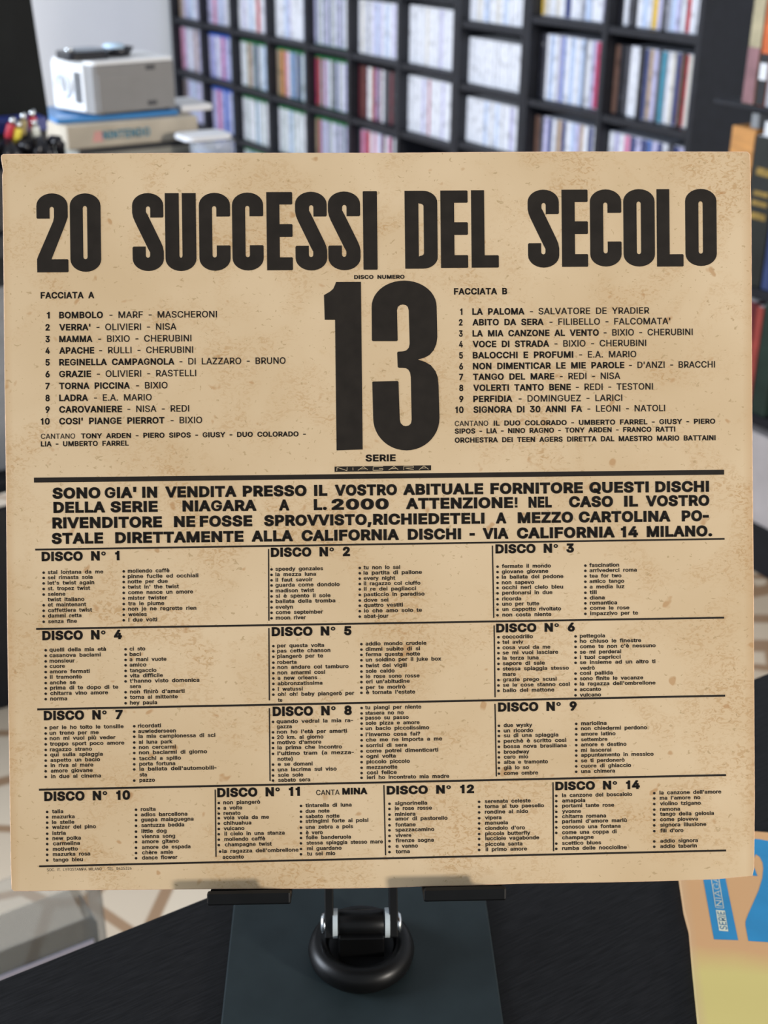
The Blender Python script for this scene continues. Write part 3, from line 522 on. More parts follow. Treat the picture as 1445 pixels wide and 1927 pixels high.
def _inside(p, P):
    x, y = p; c = False
    for i in range(len(P)):
        (x1, y1), (x2, y2) = P[i-1], P[i]
        if (y1 > y) != (y2 > y) and x < (x2-x1)*(y-y1)/(y2-y1)+x1: c = not c
    return c
def _offset(P, d):
    if not d: return P
    out = []; n = len(P)
    for i in range(n):
        a, b, c = Vector(P[i-1]), Vector(P[i]), Vector(P[(i+1) % n])
        e, f = (b-a).normalized(), (c-b).normalized()
        m = Vector((-e.y, e.x)) + Vector((-f.y, f.x))
        k = m.length_squared
        m = m*(2/k) if k > .55 else m.normalized()*1.6
        out.append(tuple(b + m*d))
    return out
_gl = {}
def glyph(ch, d0):
    d = d0*(.30 if ch == '°' else .5 if ch == '!' else .72 if ch in 'G' else .82 if ch in 'aesg' else 1) if d0 > 0 else d0
    if (ch, d) not in _gl:
        cs = GLYPHS[ch][1]; V, F = [], []
        outer = [c for c in cs if _area(c) < 0]; hole = [c for c in cs if _area(c) >= 0]
        e = min(d, 0)
        for c in (cs if d > 0 else []):                 # heavier weights: a band of ink along every edge
            n = len(c); P = [Vector(p) for p in c]
            for i in range(n):
                p, a, b, q = P[i-1], P[i], P[(i+1) % n], P[(i+2) % n]
                t = (b-a).normalized(); m = Vector((-t.y, t.x))*d
                def ext(u, w): return d*min(1.0, math.tan(min(1.4, u.angle(w))/2))
                a2 = a - t*ext(a-p, b-a); b2 = b + t*ext(b-a, q-b); k = len(V)
                V += [tuple(a2+m), tuple(b2+m), tuple(b2-m), tuple(a2-m)]; F.append((k, k+1, k+2, k+3))
        for o in outer:
            grp = [_offset(o, e)]
            for h in hole:
                own = [q for q in outer if _inside(h[0], q)]
                if own and min(own, key=lambda q: abs(_area(q))) is o: grp.append(_offset(h, e))
            base = len(V)
            tri = tessellate_polygon([[Vector((x, y, 0)) for x, y in c] for c in grp])
            for c in grp: V += c
            F += [tuple(base+i for i in t) for t in tri]
        _gl[(ch, d)] = (V, F)
    return _gl[(ch, d)]

def text_geo(V, F, u0, v, u1, cap, d, text, z=.0001, xform=None):
    """set one line: left end u0, right end u1, baseline v, capital height cap (millimetres)"""
    sy = cap/(509 + 2*d); x = 0; pos = []
    lo, hi = 1e9, -1e9
    for ch in text:
        adv = GLYPHS[ch][0]; g = glyph(ch, d)
        if g[0]:
            lo = min(lo, x + min(p[0] for p in g[0])); hi = max(hi, x + max(p[0] for p in g[0]))
        pos.append((x, g)); x += adv + 1.0*d + (190 if ch == ' ' else 0)
    sx = (u1-u0)/(hi-lo)
    for px, (gv, gf) in pos:
        b = len(V)
        for a, c in gv:
            q = (u0 + (px+a-lo)*sx, v + (c+d)*sy)
            V.append(xform(*q) if xform else (q[0]/1000, q[1]/1000, z))
        F += [tuple(b+i for i in t) for t in gf]

def poly_geo(V, F, loops, z=.0001):
    b = len(V)
    tri = tessellate_polygon([[Vector((x, y, 0)) for x, y in c] for c in loops])
    for c in loops: V += [(x/1000, y/1000, z) for x, y in c]
    F += [tuple(b+i for i in t) for t in tri]

def flat(name, V, F, m, parent):
    me = bpy.data.meshes.new(name); me.from_pydata(V, [], F); me.materials.append(m)
    bm = bmesh.new(); bm.from_mesh(me)
    for f in bm.faces: f.normal_update()
    fl = [f for f in bm.faces if f.normal.z < 0]
    if fl and parent is not None and not name.startswith('side'): bmesh.ops.reverse_faces(bm, faces=fl)
    bm.to_mesh(me); bm.free()
    return link(bpy.data.objects.new(name, me), parent)

# the stack ------------------------------------------------------------------------------------
def carton(name, label, loc, rz, w, d, h, m, cat='box'):
    o = obj(name, BX(0, w, 0, d, 0, h, .003), m, loc=loc, rz=rz); return tag(o, label, cat)
lb = carton('flat_box', 'grey beige flat box at the bottom of the stack on the black desk', (.742, 2.205, DK+.0004), .02, .228, .17, .0405, M['box_grey'])
obj('printed_band', BX(.002, .226, -.0006, .001, .030, .040, .0002, 1), M['black_card'], lb)
ub = carton('flat_box', 'beige flat box with pale blue lettering, second from the bottom of the stack', (.722, 2.20, DK+.0409), .0, .245, .18, .040, M['box_tan'])
V, F = [], []
text_geo(V, F, 64, 13, 152, 15, 40, 'NINTENDO', xform=lambda a, b: (a/1000, -.0006, b/1000))
flat('side_lettering', V, F, M['print_blue'], ub)['label'] = 'pale blue lettering on the box side'
V, F = [], []; V += [(.045, -.0004, .010), (.066, -.0004, .010), (.066, -.0004, .028), (.050, -.0004, .028)]; F += [(0, 1, 2, 3)]
flat('side_patch', V, F, M['print_pink'], ub)
bb = carton('flat_box', 'thin glossy blue box directly under the projector', (.715, 2.225, DK+.0813), -.02, .225, .15, .009, M['box_blue'])
M['wcard'] = mat('white_card', (.80, .80, .82), .4, .03, 20)
wc = carton('flat_box', 'small white box lying behind the projector on the beige box', (.955, 2.245, DK+.0813), .0, .062, .10, .012, M['wcard'])

# projector
M['proj'] = mat('grey_plastic', (.235, .228, .222), .4, .03, 40); M['proj_top'] = mat('white_plastic', (.80, .80, .80), .35, .02, 40)  # white casing: the shade on its sides is put into the darker grey
M['dark_slot'] = mat('dark_recess', (.06, .06, .065), .6, .1, 40); M['lens'] = mat('frosted_lens', (.72, .76, .80), .15, .05, 30)
PZ = DK + .0907
pj = empty('projector', (.790, 2.215, PZ), .10)
tag(pj, 'white and grey boxy projector on top of the stack of boxes', 'projector')
def rounded(x0, x1, y0, y1, r, n=8, corners=(1, 1, 1, 1)):
    P = []
    for (cx, cy, a), k in zip(((x1-r, y1-r, 0), (x0+r, y1-r, 90), (x0+r, y0+r, 180), (x1-r, y0+r, 270)), corners):
        if k: P += [(cx + r*math.cos(math.radians(a+90*i/n)), cy + r*math.sin(math.radians(a+90*i/n))) for i in range(n+1)]
        else: P.append({0: (x1, y1), 90: (x0, y1), 180: (x0, y0), 270: (x1, y0)}[a])
    return P
# plan: long side along +X facing the camera, lens end on the left
plan = [(0, 0), (.148, 0), (.150, .003), (.150, .115), (.147, .118), (-.022, .118), (-.030, .112), (-.032, .10), (-.012, .015), (-.006, .003)]
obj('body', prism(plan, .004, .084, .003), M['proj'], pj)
obj('top_cover', prism([(x*.985+.001, y*.985+.001) for x, y in plan], .084, .090, .002), M['proj_top'], pj)
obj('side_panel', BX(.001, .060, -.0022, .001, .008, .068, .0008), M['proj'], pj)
for z in (.016, .076): obj('screw_recess', BX(.094, .112, -.0008, .001, z-.005, z+.003, .0004, 1), M['dark_slot'], pj)
# lens end: normal of the slanted left face
ang = math.atan2(.085, -.020)
fe = empty('front_face', (-.0235, .063, .045)); fe.parent = pj; fe.rotation_euler = (0, 0, ang)
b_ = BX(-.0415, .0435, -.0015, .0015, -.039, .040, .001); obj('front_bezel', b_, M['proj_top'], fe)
l_ = lathe([(0, 0), (.014, 0), (.017, .002), (.019, .006), (.022, .006), (.022, 0)], 40); bmesh.ops.rotate(l_, verts=l_.verts, matrix=Matrix.Rotation(math.pi/2*(-1), 3, 'X'))
obj('lens', l_, M['lens'], fe, loc=(.012, .0015, .002), smooth=True)
g_ = bmesh.new()
for i in range(7): box(g_, -.036+i*.003, -.0345+i*.003, .0010, .0022, -.026, .026)
obj('vent_grille', g_, M['dark_slot'], fe)
for x, y in ((.01, .012), (.138, .012), (.138, .105), (-.015, .105)): obj('foot', lathe([(0, 0), (.005, 0), (.005, .0045), (0, .0045)], 16), M['black_card'], pj, loc=(x, y, 0))

# black gadgets lying on the projector
M['gadget'] = mat('black_gadget_plastic', (.012, .012, .016), .25, .1, 30); M['gadget_grey'] = mat('blue_grey_plastic', (.22, .26, .32), .3, .1, 30)
gp = empty('game_controller', (.778, 2.272, PZ+.0905), .12); tag(gp, 'flat black handheld controller lying on the front of the projector top', 'controller')
obj('body', prism(rounded(-.030, .050, -.032, .030, .014), 0, .013, .003), M['gadget'], gp)
obj('face_plate', prism(rounded(-.016, .046, -.022, .024, .010), .013, .016, .001), M['gadget_grey'], gp)
obj('thumb_stick', lathe([(0, .020), (.006, .020), (.008, .018), (.005, .0125), (0, .0125)], 20), M['chrome'], gp, loc=(-.022, -.018, 0), smooth=True)
ds = empty('disc_holder', (.858, 2.285, PZ+.0905), .2); tag(ds, 'small black dish with a pale blue rim item on the projector top', 'dish')
obj('dish', lathe([(0, 0), (.020, 0), (.028, .014), (.026, .014), (.018, .003), (0, .003)], 32), M['gadget'], ds, smooth=True)
obj('insert', lathe([(0, .020), (.015, .020), (.019, .016), (.016, .003), (0, .003)], 28), mat('pale_blue_plastic', (.50, .66, .82), .3, .1, 30), ds, smooth=True, loc=(-.006, .004, 0))

# clear plastic bowl and white tray at the right end of the stack
M['clear'] = clear_material('clear_plastic', (.80, .83, .88), .30)
ct = empty('plastic_container', (.965, 2.14, DK+.0004)); tag(ct, 'clear plastic container with a white lid at the right end of the stack', 'container')
obj('tub', lathe([(0, .001), (.030, .001), (.038, .006), (.040, .045), (.037, .052), (.036, .045), (.033, .008), (0, .005)], 40), M['clear'], ct, smooth=True)
obj('lid', prism(rounded(-.060, .030, -.030, .035, .016), .052, .060, .002), M['wcard'], ct)
obj('blue_insert', lathe([(0, .006), (.028, .006), (.030, .028), (0, .030)], 24), M['box_blue'], ct, smooth=True)

# monitor, blue box and plugs at the left edge
M['screen_black'] = mat('matte_black_monitor', (.0075, .0085, .0085), .75, .15, 20, spec=.2)
mo = empty('monitor', (.334, 2.02, DK+.0004), 0); tag(mo, 'large matte black monitor panel at the left edge, in front of the projector', 'monitor')
mb = obj('panel', prism(rounded(-.64, 0, 0, .62, .006), -.016, .016, .003), M['screen_black'], mo); mb.location = (.30, 0, .122); mb.rotation_euler = (math.pi/2, math.radians(-2.8), 0)
obj('neck', BX(-.03, .03, .018, .035, .012, .25, .003), M['screen_black'], mo)
obj('foot', BX(-.12, .12, -.05, .09, 0, .012, .004), M['screen_black'], mo)
M['royal'] = mat('royal_blue_card', (.03, .045, .22), .4, .15, 20)
rb = tag(obj('game_box', BX(-.16, 0.0, 0, .04, 0, .141, .002), M['black_card'], loc=(.603, 1.925, DK+.0004)), 'dark box with a royal blue upper band below the black monitor', 'box')
obj('blue_band', BX(-.161, .001, -.0008, .0408, .124, .1425, .001), M['royal'], rb)
def plug(col, label, loc, rot):
    t = empty('cable_plug', loc); t.rotation_euler = rot
    tag(t, label, 'plug', 'cable plugs on the low black case')
    obj('grip', lathe([(0, 0), (.0045, 0), (.0060, .004), (.0062, .020), (.0045, .024), (0, .024)], 20), mat(col[0], col[1], .4, .05, 40), t, smooth=True)
    obj('pin', lathe([(0, .024), (.0042, .024), (.0042, .033), (0, .033)], 16), M['chrome'], t, smooth=True)
    obj('cable', tube([(0, 0, 0), (0, .002, -.012), (.001, .010, -.022)], .0024), M['black_card'], t)
for k, (c, x, z, lab) in enumerate(((('red_plug', (.45, .03, .05)), .535, .938, 'dark red cable plug, leftmost on the low black case'), (('yellow_plug', (.80, .65, .08)), .546, .931, 'yellow cable plug on the low black case at the left edge'),
      (('brass_plug', (.36, .29, .14)), .557, .942, 'dull brass cable plug beside the yellow one'), (('scarlet_plug', (.55, .03, .06)), .573, .945, 'bright red cable plug, rightmost on the low black case'), (('white_plug', (.75, .78, .72)), .577, .932, 'white cable plug just below the bright red one'))):
    plug(c, lab, (x, 1.895, z-.024), (.35, .25-.1*k, 0))
tag(obj('small_case', BX(0, .17, 0, .065, 0, .088, .003), M['gadget'], loc=(.445, 1.845, DK+.0004)), 'low black case with a cable and coloured plugs on it, at the left edge', 'case')
M['cable'] = M['black_card']
cr = obj('cable_bundle', tube([(.48+.13*i/40, 1.880+.012*math.sin(i*1.3), DK+.1075+.011*math.sin(i*.9)) for i in range(41)], .0075, 10), M['gadget'], smooth=True)
tag(cr, 'tangled black cable lying on the low black case at the left edge', 'cable')

# ------------------------------------------------------------------ black rack at the right edge
rk = empty('display_rack', (1.85, 1.60, 0)); tag(rk, 'black open rack at the right edge holding books and boxes', 'rack')
for z, y1, n in ((.892, .21, .008), (.566, .16, .02), (.322, .17, .02), (.100, .19, .02)):
    obj('shelf', BX(0, .26, -.70, y1, z-n, z, .001), M['black_wood'], rk)
for y in (-.69, .11): obj('post', BX(.262, .285, y, y+.025, 0, 1.5, .002), M['black_wood'], rk)
obj('side_panel', BX(0, .235, -.70, -.68, 0, 1.5, .001), M['black_wood'], rk)
obj('plinth', BX(0, .26, -.68, .19, 0, .08, .001), M['black_wood'], rk)
def book(name, label, y0, y1, z, h, d, cov, page=None, lean=0, group=None, xoff=.004):
    b = empty(name, (1.85+xoff, (y0+y1)/2, z)); b.rotation_euler = (lean, 0, 0); tag(b, label, 'book', group)
    t = abs(y1-y0)
    q = BX(0, d, -t/2, t/2, 0, h, .0015); obj('cover', q, cov, b)
    obj('page_block', BX(.004, d-.0005, -t/2+.003, t/2-.003, h-.002, h+.0006, 0), M['wcard'], b)
    return b
bm_ = lambda n, c, r=.45: mat(n, c, r, .25, 26)
cb_ = book('book', 'book with a cream spine turning dull pink below, leftmost on the top rack shelf', 1.742, 1.714, .8925, .30, .17, bm_('cream_spine_cloth', (.42, .36, .22)))
obj('lower_panel', BX(-.0007, .001, -.0138, .0138, .001, .098, .0003, 1), bm_('dull_pink_cloth', (.28, .14, .15)), cb_)
ob_ = book('book', 'bright orange red book right of the cream one on the top rack shelf', 1.710, 1.688, .8925, .29, .17, bm_('orange_red_cover', (.62, .13, .03)))
book('book', 'white and black low book near the right edge of the top rack shelf', 1.686, 1.660, .8925, .11, .15, bm_('white_black_cover', (.40, .42, .46)))
book('book', 'dark navy book beside the white low book on the top rack shelf', 1.658, 1.630, .8925, .26, .17, bm_('navy_cover', (.03, .05, .12)))
obj('lower_panel', BX(-.0007, .001, -.0105, .0105, .001, .090, .0003, 1), M['black_card'], ob_)
obj('white_patch', BX(-.0011, .0005, -.009, .009, .045, .074, .0003, 1), M['wcard'], ob_)
ob = tag(obj('wooden_block', BX(0, .10, -.029, .029, 0, .284, .002), mat('orange_wood', (.58, .27, .075), .5, .25, 12, (1, 1, 6)), loc=(1.853, 1.728, .5665)), 'orange wooden block standing upright on the second rack shelf', 'block')
for y, c, lab, w in ((1.708, (.25, .26, .27), 'small grey box under the top rack shelf, on the wooden block', .018), (1.668, (.78, .79, .80), 'small white box under the top rack shelf, right of the grey one', .030)):
    q = tag(obj('small_box', BX(0, .06, -w/2, w/2, 0, .026, .001), mat('small_box_card', c, .5, .05, 40), loc=(1.858, y, .8513 if y > 1.7 else .8416)), lab, 'box')
M['gold'] = mat('gold_foil', (.30, .19, .04), .4, .5, 60)
b1 = book('book', 'dark book with gold lettering right of the wooden block', 1.698, 1.640, .5666, .274, .17, bm_('dark_green_black_cloth', (.012, .014, .011)))
for z, h in ((.125, .012), (.150, .009), (.168, .009), (.205, .014)): obj('gold_ornament', BX(-.0007, .001, -.020, .016, z, z+h, .0003, 1), M['gold'], b1)
book('book', 'blue book at the right edge of the second rack shelf', 1.636, 1.600, .5666, .245, .17, bm_('blue_cover', (.035, .06, .17)))
book('book', 'dark red book leftmost in view on the third rack shelf', 1.668, 1.642, .3226, .215, .17, bm_('dark_red_cover', (.13, .015, .02)))
book('book', 'faded red book second in view on the third rack shelf', 1.6395, 1.622, .3226, .21, .17, bm_('faded_red_cover', (.36, .06, .045)))
book('book', 'dark green book at the right edge of the third rack shelf', 1.6195, 1.585, .3226, .22, .17, bm_('dark_green_cover', (.015, .035, .025)))
wb = carton('carton', 'pale pink and white carton with black markings on the lowest rack shelf', (1.854, 1.50, .1005), 0, .15, .17, .185, mat('pink_white_card', (.58, .53, .52), .6, .12, 12))
obj('marking', (lambda g: [box(g, -.0006, .001, .112, .128, z, z+w, .0003, 1) for z, w in ((.075, .020), (.100, .016), (.122, .020))] and g)(bmesh.new()), M['black_card'], wb)
obj('red_patch', BX(-.0006, .001, .140, .166, .125, .172, .0003, 1), M['print_pink'], wb)

# ------------------------------------------------------------------ clear plastic case beyond the table edge, at the left
M['clear2'] = clear_material('smoky_clear_plastic', (.16, .18, .18), .38, .15)
M['clear3'] = clear_material('hazy_clear_plastic', (.60, .53, .43), .22, .2)
M['lilac'] = mat('lilac_white_card', (.62, .61, .74), .6, .05, 30)
cc = empty('display_case', (.08, 1.02, 0)); tag(cc, 'clear plastic display case with a lilac white card, standing beyond the left table edge', 'case')
r_ = bmesh.new()
obj('front_wall', (lambda b: (bmesh.ops.rotate(b, verts=b.verts, matrix=Matrix.Rotation(math.pi/2, 3, 'X')), b)[1])(prism(rounded(-.28, .198, 0, .30, .012, corners=(1, 0, 0, 0)), -.001, .001)), M['clear2'], cc, loc=(0, -.025, 0))
obj('top_wall', BX(-.28, .186, -.026, .025, .2985, .3005, 0), M['clear3'], cc)
obj('end_wall', BX(.1965, .1985, -.024, .024, 0, .288, 0), M['clear2'], cc)
obj('rear_wall', BX(-.28, .198, .0235, .025, 0, .2985, 0), M['clear3'], cc)
obj('insert_card', BX(-.27, .192, -.0285, -.0266, .002, .2715, .0003, 1), M['lilac'], cc)
c2 = empty('display_case', (.08, 1.075, 0)); tag(c2, 'empty hazy plastic case just behind the lilac card case', 'case')
obj('top_wall', BX(-.30, .222, -.027, .024, .293, .296, 0), M['clear3'], c2)
obj('front_wall', BX(-.30, .222, -.027, -.025, 0, .293, 0), M['clear3'], c2)
obj('end_wall', BX(.220, .222, -.025, .024, 0, .293, 0), M['clear2'], c2)

# ------------------------------------------------------------------ record sleeve lying on the table at the right
TLC = Vector((.455, .412, .7502)); RX = Vector((.783, -.622, 0)).normalized(); DW = Vector((RX.y, -RX.x, 0))
S2 = Matrix(((RX.x, -DW.x, 0, TLC.x), (RX.y, -DW.y, 0, TLC.y), (0, 0, 1, TLC.z), (0, 0, 0, 1)))
def sleeve2_material():
    m = bpy.data.materials.new('orange_and_yellow_print'); m.use_nodes = True
    N = m.node_tree.nodes; L = m.node_tree.links; B = N['Principled BSDF']; B.inputs['Roughness'].default_value = .5
    tc = N.new('ShaderNodeTexCoord'); sp = N.new('ShaderNodeSeparateXYZ'); L.new(tc.outputs['Object'], sp.inputs[0])
    nz = N.new('ShaderNodeTexNoise'); nz.inputs['Scale'].default_value = 30; nz.inputs['Detail'].default_value = 4; L.new(tc.outputs['Object'], nz.inputs['Vector'])
    mr = N.new('ShaderNodeMath'); mr.operation = 'MULTIPLY_ADD'; mr.inputs[1].default_value = .010; L.new(nz.outputs['Fac'], mr.inputs[0]); L.new(sp.outputs[1], mr.inputs[2])
    rg = N.new('ShaderNodeMapRange'); rg.inputs[1].default_value = -.090; rg.inputs[2].default_value = -.108; L.new(mr.outputs[0], rg.inputs[0])
    mx = N.new('ShaderNodeMix'); mx.data_type = 'RGBA'; mx.inputs[6].default_value = (.66, .37, .165, 1); mx.inputs[7].default_value = (.68, .56, .19, 1); L.new(rg.outputs[0], mx.inputs[0])
    rm = N.new('ShaderNodeMapRange'); rm.inputs[1].default_value = .006; rm.inputs[2].default_value = .001; rm.inputs[4].default_value = .5; L.new(sp.outputs[0], rm.inputs[0])
    m2 = N.new('ShaderNodeMix'); m2.data_type = 'RGBA'; m2.inputs[7].default_value = (.62, .42, .24, 1); L.new(mx.outputs[2], m2.inputs[6]); L.new(rm.outputs[0], m2.inputs[0])
    L.new(m2.outputs[2], B.inputs['Base Color']); return m
pts = [(0, -315), (.4, -240), (1.2, -200), (.7, -150), (1.6, -110), (2.4, -84), (1.0, -70), (.6, -40), (0, -2), (2, 0), (313, 0), (315, -2), (315, -313), (313, -315)]
s2 = obj('record_sleeve', prism([(x/1000, y/1000) for x, y in pts], 0, .0032, .0006), [sleeve2_material()])
s2.matrix_world = S2
tag(s2, 'orange and yellow record sleeve with blue print lying flat on the table at right', 'record sleeve')
M['cyan'] = mat('cyan_print', (.018, .235, .475), .5, .08, 60); M['cream_print'] = mat('cream_print', (.72, .72, .55), .5, .08, 60); M['teal_print'] = mat('teal_print', (.015, .17, .33), .5, .08, 60)
T = .0033
V, F = [], []
poly_geo(V, F, [[(x, -y) for x, y in [[13.26,35.75],[25.75,34.14],[25.73,44.09],[26.7,88.95],[14.35,89.94],[13.52,45.66]]]], T)
flat('blue_strip', V, F, M['cyan'], s2)
V, F = [], []
poly_geo(V, F, [[(x, -y) for x, y in [[124.78,1.72],[78.5,4.85],[53.58,8.06],[49.23,7.2],[46.59,7.23],[40.88,10.51],[35.71,20.19],[32.77,33.24],[37.47,36.45],[41.31,38.61],[43.55,38.52],[42.57,31.79],[42.83,25.17],[45.1,20.36],[47.05,22.67],[47.86,26.96],[47.61,31.81],[45.86,40.1],[42.6,49.8],[37.97,60.8],[34.2,69.67],[32.33,74.68],[31.92,77.74],[31.89,88.87],[41.82,88.43],[64.21,86.24],[106.38,81.68]]]], T)
flat('blue_numeral', V, F, M['cyan'], s2)
V, F = [], []
poly_geo(V, F, [[(17.7, -83.4), (22.4, -83.4), (22.4, -68.2), (17.7, -68.2)]], T+.0001)
fr = lambda a, b, c, d, w: [[(a, b), (c, b), (c, b+w), (a, b+w)], [(a, d-w), (c, d-w), (c, d), (a, d)], [(a, b), (a+w, b), (a+w, d), (a, d)], [(c-w, b), (c, b), (c, d), (c-w, d)]]
for q in fr(17.7, -66.6, 22.2, -30, .35): poly_geo(V, F, [q], T+.0001)
text_geo(V, F, 1.5, 0, 35, 3.1, -12, 'NIAGARA', xform=lambda a, b: ((21.5-b)/1000, (-66.6+a)/1000, T+.0001))
flat('cream_lettering', V, F, M['cream_print'], s2)
V, F = [], []
text_geo(V, F, 1.0, 0, 14.2, 3.7, 4, 'SERIE', xform=lambda a, b: ((22.0-b)/1000, (-83.4+a)/1000, T+.0002))
flat('blue_lettering', V, F, M['teal_print'], s2)

# ------------------------------------------------------------------ the stand that holds the sleeve
ST = Vector((.2480, .4165, .750)); az = -math.radians(30)
sd = empty('record_stand', ST, az)
tag(sd, 'black metal stand with round hinge hub and square base plate, holding the big sleeve', 'stand')
bp_ = BX(-.0675, .0675, -.130, .060, 0, .0035, .0008); obj('base_plate', bp_, M['plate'], sd)
H0 = .0035
hub = [(0, H0), (.0240, H0), (.0262, H0+.003), (.0268, H0+.0065), (.0258, H0+.0100), (.0232, H0+.0126), (.0205, H0+.0132), (.0180, H0+.0122), (.0172, H0+.0112), (.0168, H0+.0092), (.0160, H0+.0088), (0, H0+.0088)]
obj('hub', lathe(hub, 72), M['rubber'], sd, smooth=True)
HZ = .0225 + .0030   # hinge axis above the table
brl = lathe([(0, -.0115), (.0062, -.0115), (.0066, -.011), (.0066, .011), (.0062, .0115), (0, .0115)], 40, 'X')
obj('hinge_barrel', brl, M['rubber'], sd, loc=(0, .001, HZ), smooth=True)
obj('hinge_block', BX(-.0113, .0113, -.0085, .0088, H0+.0080, HZ-.001, .0008), M['rubber'], sd)
inv = (Matrix.Translation(ST) @ Matrix.Rotation(az, 4, 'Z')).inverted()
up_l = (inv.to_3x3() @ U).normalized(); out_l = (inv.to_3x3() @ O).normalized()
# lower arms lean parallel to the sleeve, from the hinge to a second hinge behind the holder plate
def arm(sgn):
    b = BX(-.0022, .0022, -.0050, .0050, -.006, .135, .0006, 1)
    o = obj('arm', b, M['black_metal'], sd); 
    z = up_l; y = Vector((0, 1, 0)); y = (y - z*y.dot(z)).normalized(); x = y.cross(z)
    o.matrix_local = Matrix(((x.x, y.x, z.x, sgn*.0160), (x.y, y.y, z.y, .001), (x.z, y.z, z.z, HZ), (0, 0, 0, 1)))
    return o
for s in (-1, 1):
    arm(s)
    obj('washer', lathe([(0, 0), (.0072, 0), (.0072, .0024), (0, .0024)], 32, 'X'), M['washer'], sd, loc=((.0118 if s > 0 else -.0142), .001, HZ), smooth=False)['label'] = 'pale grey hinge washer'
    obj('bolt_head', lathe([(0, 0), (.0048, 0), (.0052, .0006), (.0048, .0018), (.0028, .0026), (0, .0026)] if s > 0 else [(0, -.0026), (.0028, -.0026), (.0048, -.0018), (.0052, -.0006), (.0048, 0), (0, 0)], 32, 'X'), M['chrome'], sd, loc=(s*.0178, .001, HZ), smooth=True)['label'] = 'shiny steel bolt head'
# holder plate behind the sleeve with its two hooks
hp = BX(-.078, .056, -.001, .150, -.0092, -.0062, .0006, 1)
ho = obj('holder_plate', hp, M['black_metal'], sd); ho.matrix_local = inv @ SLV
tip = Vector((0, .001, HZ)) + up_l*.128
loc_s = (SLV.inverted() @ (Matrix.Translation(ST) @ Matrix.Rotation(az, 4, 'Z')) @ tip)
br = BX(loc_s.x-.014, loc_s.x+.014, loc_s.y-.006, loc_s.y+.006, loc_s.z-.004, -.0092, .001)
bo = obj('upper_hinge', br, M['black_metal'], sd); bo.matrix_local = inv @ SLV
def hook(x0, x1, v0):
    b = bmesh.new()
    # profile in (out, v): shelf under the sleeve and a small lip in front of it
    prof = [(-.0062, v0-.0022), (.0110, v0-.0022), (.0124, v0-.0012), (.0128, v0+.0030), (.0110, v0+.0038), (.0104, v0+.0004), (-.0062, v0)]
    A = [b.verts.new((x0, v, o)) for o, v in prof]; B_ = [b.verts.new((x1, v, o)) for o, v in prof]
    n = len(prof)
    for i in range(n): b.faces.new((A[i], A[(i+1) % n], B_[(i+1) % n], B_[i]))
    b.faces.new(A[::-1]); b.faces.new(B_)
    bmesh.ops.recalc_face_normals(b, faces=b.faces)
    es = [e for e in b.edges if abs(e.verts[0].co.x-e.verts[1].co.x) < 1e-6 and min(e.verts[0].co.z, e.verts[1].co.z) > .009]
    bmesh.ops.bevel(b, geom=es, offset=.0008, segments=2, profile=.5, affect='EDGES')
    o = obj('hook', b, M['black_metal'], sd); o.matrix_local = inv @ SLV
hook(-.0742, -.0398, -.0020); hook(.0154, .0495, -.0022)

# ------------------------------------------------------------------ the record sleeve
OUTL = [[-157.36,306.83],[-157.26,307.93],[-156.41,308.52],[-148.94,308.57],[-128.24,308.61],[-100.42,308.74],[-74.08,308.77],[-33.87,308.64],[1.81,308.53],[42.12,308.73],[82.82,308.83],[120.98,308.71],[156.34,308.53],[157.24,308.03],[157.8,307.13],[157.95,296.13],[158.14,281.53],[157.98,237.67],[157.9,192.59],[157.87,163.92],[157.95,124.81],[157.87,81.77],[157.75,34.1],[157.3,3.87],[156.5,0.25],[141.27,-0.83],[125.07,-1.15],[95.7,-1.31],[61.68,-1.11],[34.54,-1.48],[17.16,-1.49],[2.07,-1.76],[-19.51,-1.68],[-50.9,-1.18],[-74.14,-0.84],[-104.46,-0.59],[-132.46,-0.26],[-148.87,-0.28],[-156.4,-0.13],[-157.42,0.89],[-157.56,11.19],[-157.58,56.35],[-157.59,110.33],[-157.24,173.28],[-157.18,224.09],[-156.95,266.38],[-156.92,288.49],[-156.98,299.54],[-156.62,301.52]]
sb = bmesh.new()
vs = [sb.verts.new((x/1000, y/1000, 0)) for x, y in OUTL]
ff = sb.faces.new(vs); ff.normal_update()
if ff.normal.z < 0: ff.normal_flip()
rr_ = bmesh.ops.extrude_face_region(sb, geom=[ff])
for v in [e for e in rr_['geom'] if isinstance(e, bmesh.types.BMVert)]: v.co.z = -.0030
bmesh.ops.recalc_face_normals(sb, faces=sb.faces)
es = [e for e in sb.edges if all(abs(v.co.z) < 1e-7 for v in e.verts)]
bmesh.ops.bevel(sb, geom=es, offset=.00035, segments=2, profile=.5, affect='EDGES')
for f in sb.faces: f.material_index = 0 if f.normal.z > .95 else 1
slv = obj('record_sleeve', sb, [M['paper'], M['edge']]); slv.matrix_world = SLV
tag(slv, 'aged tan record sleeve headed 20 SUCCESSI DEL SECOLO standing upright on the black stand', 'record sleeve')

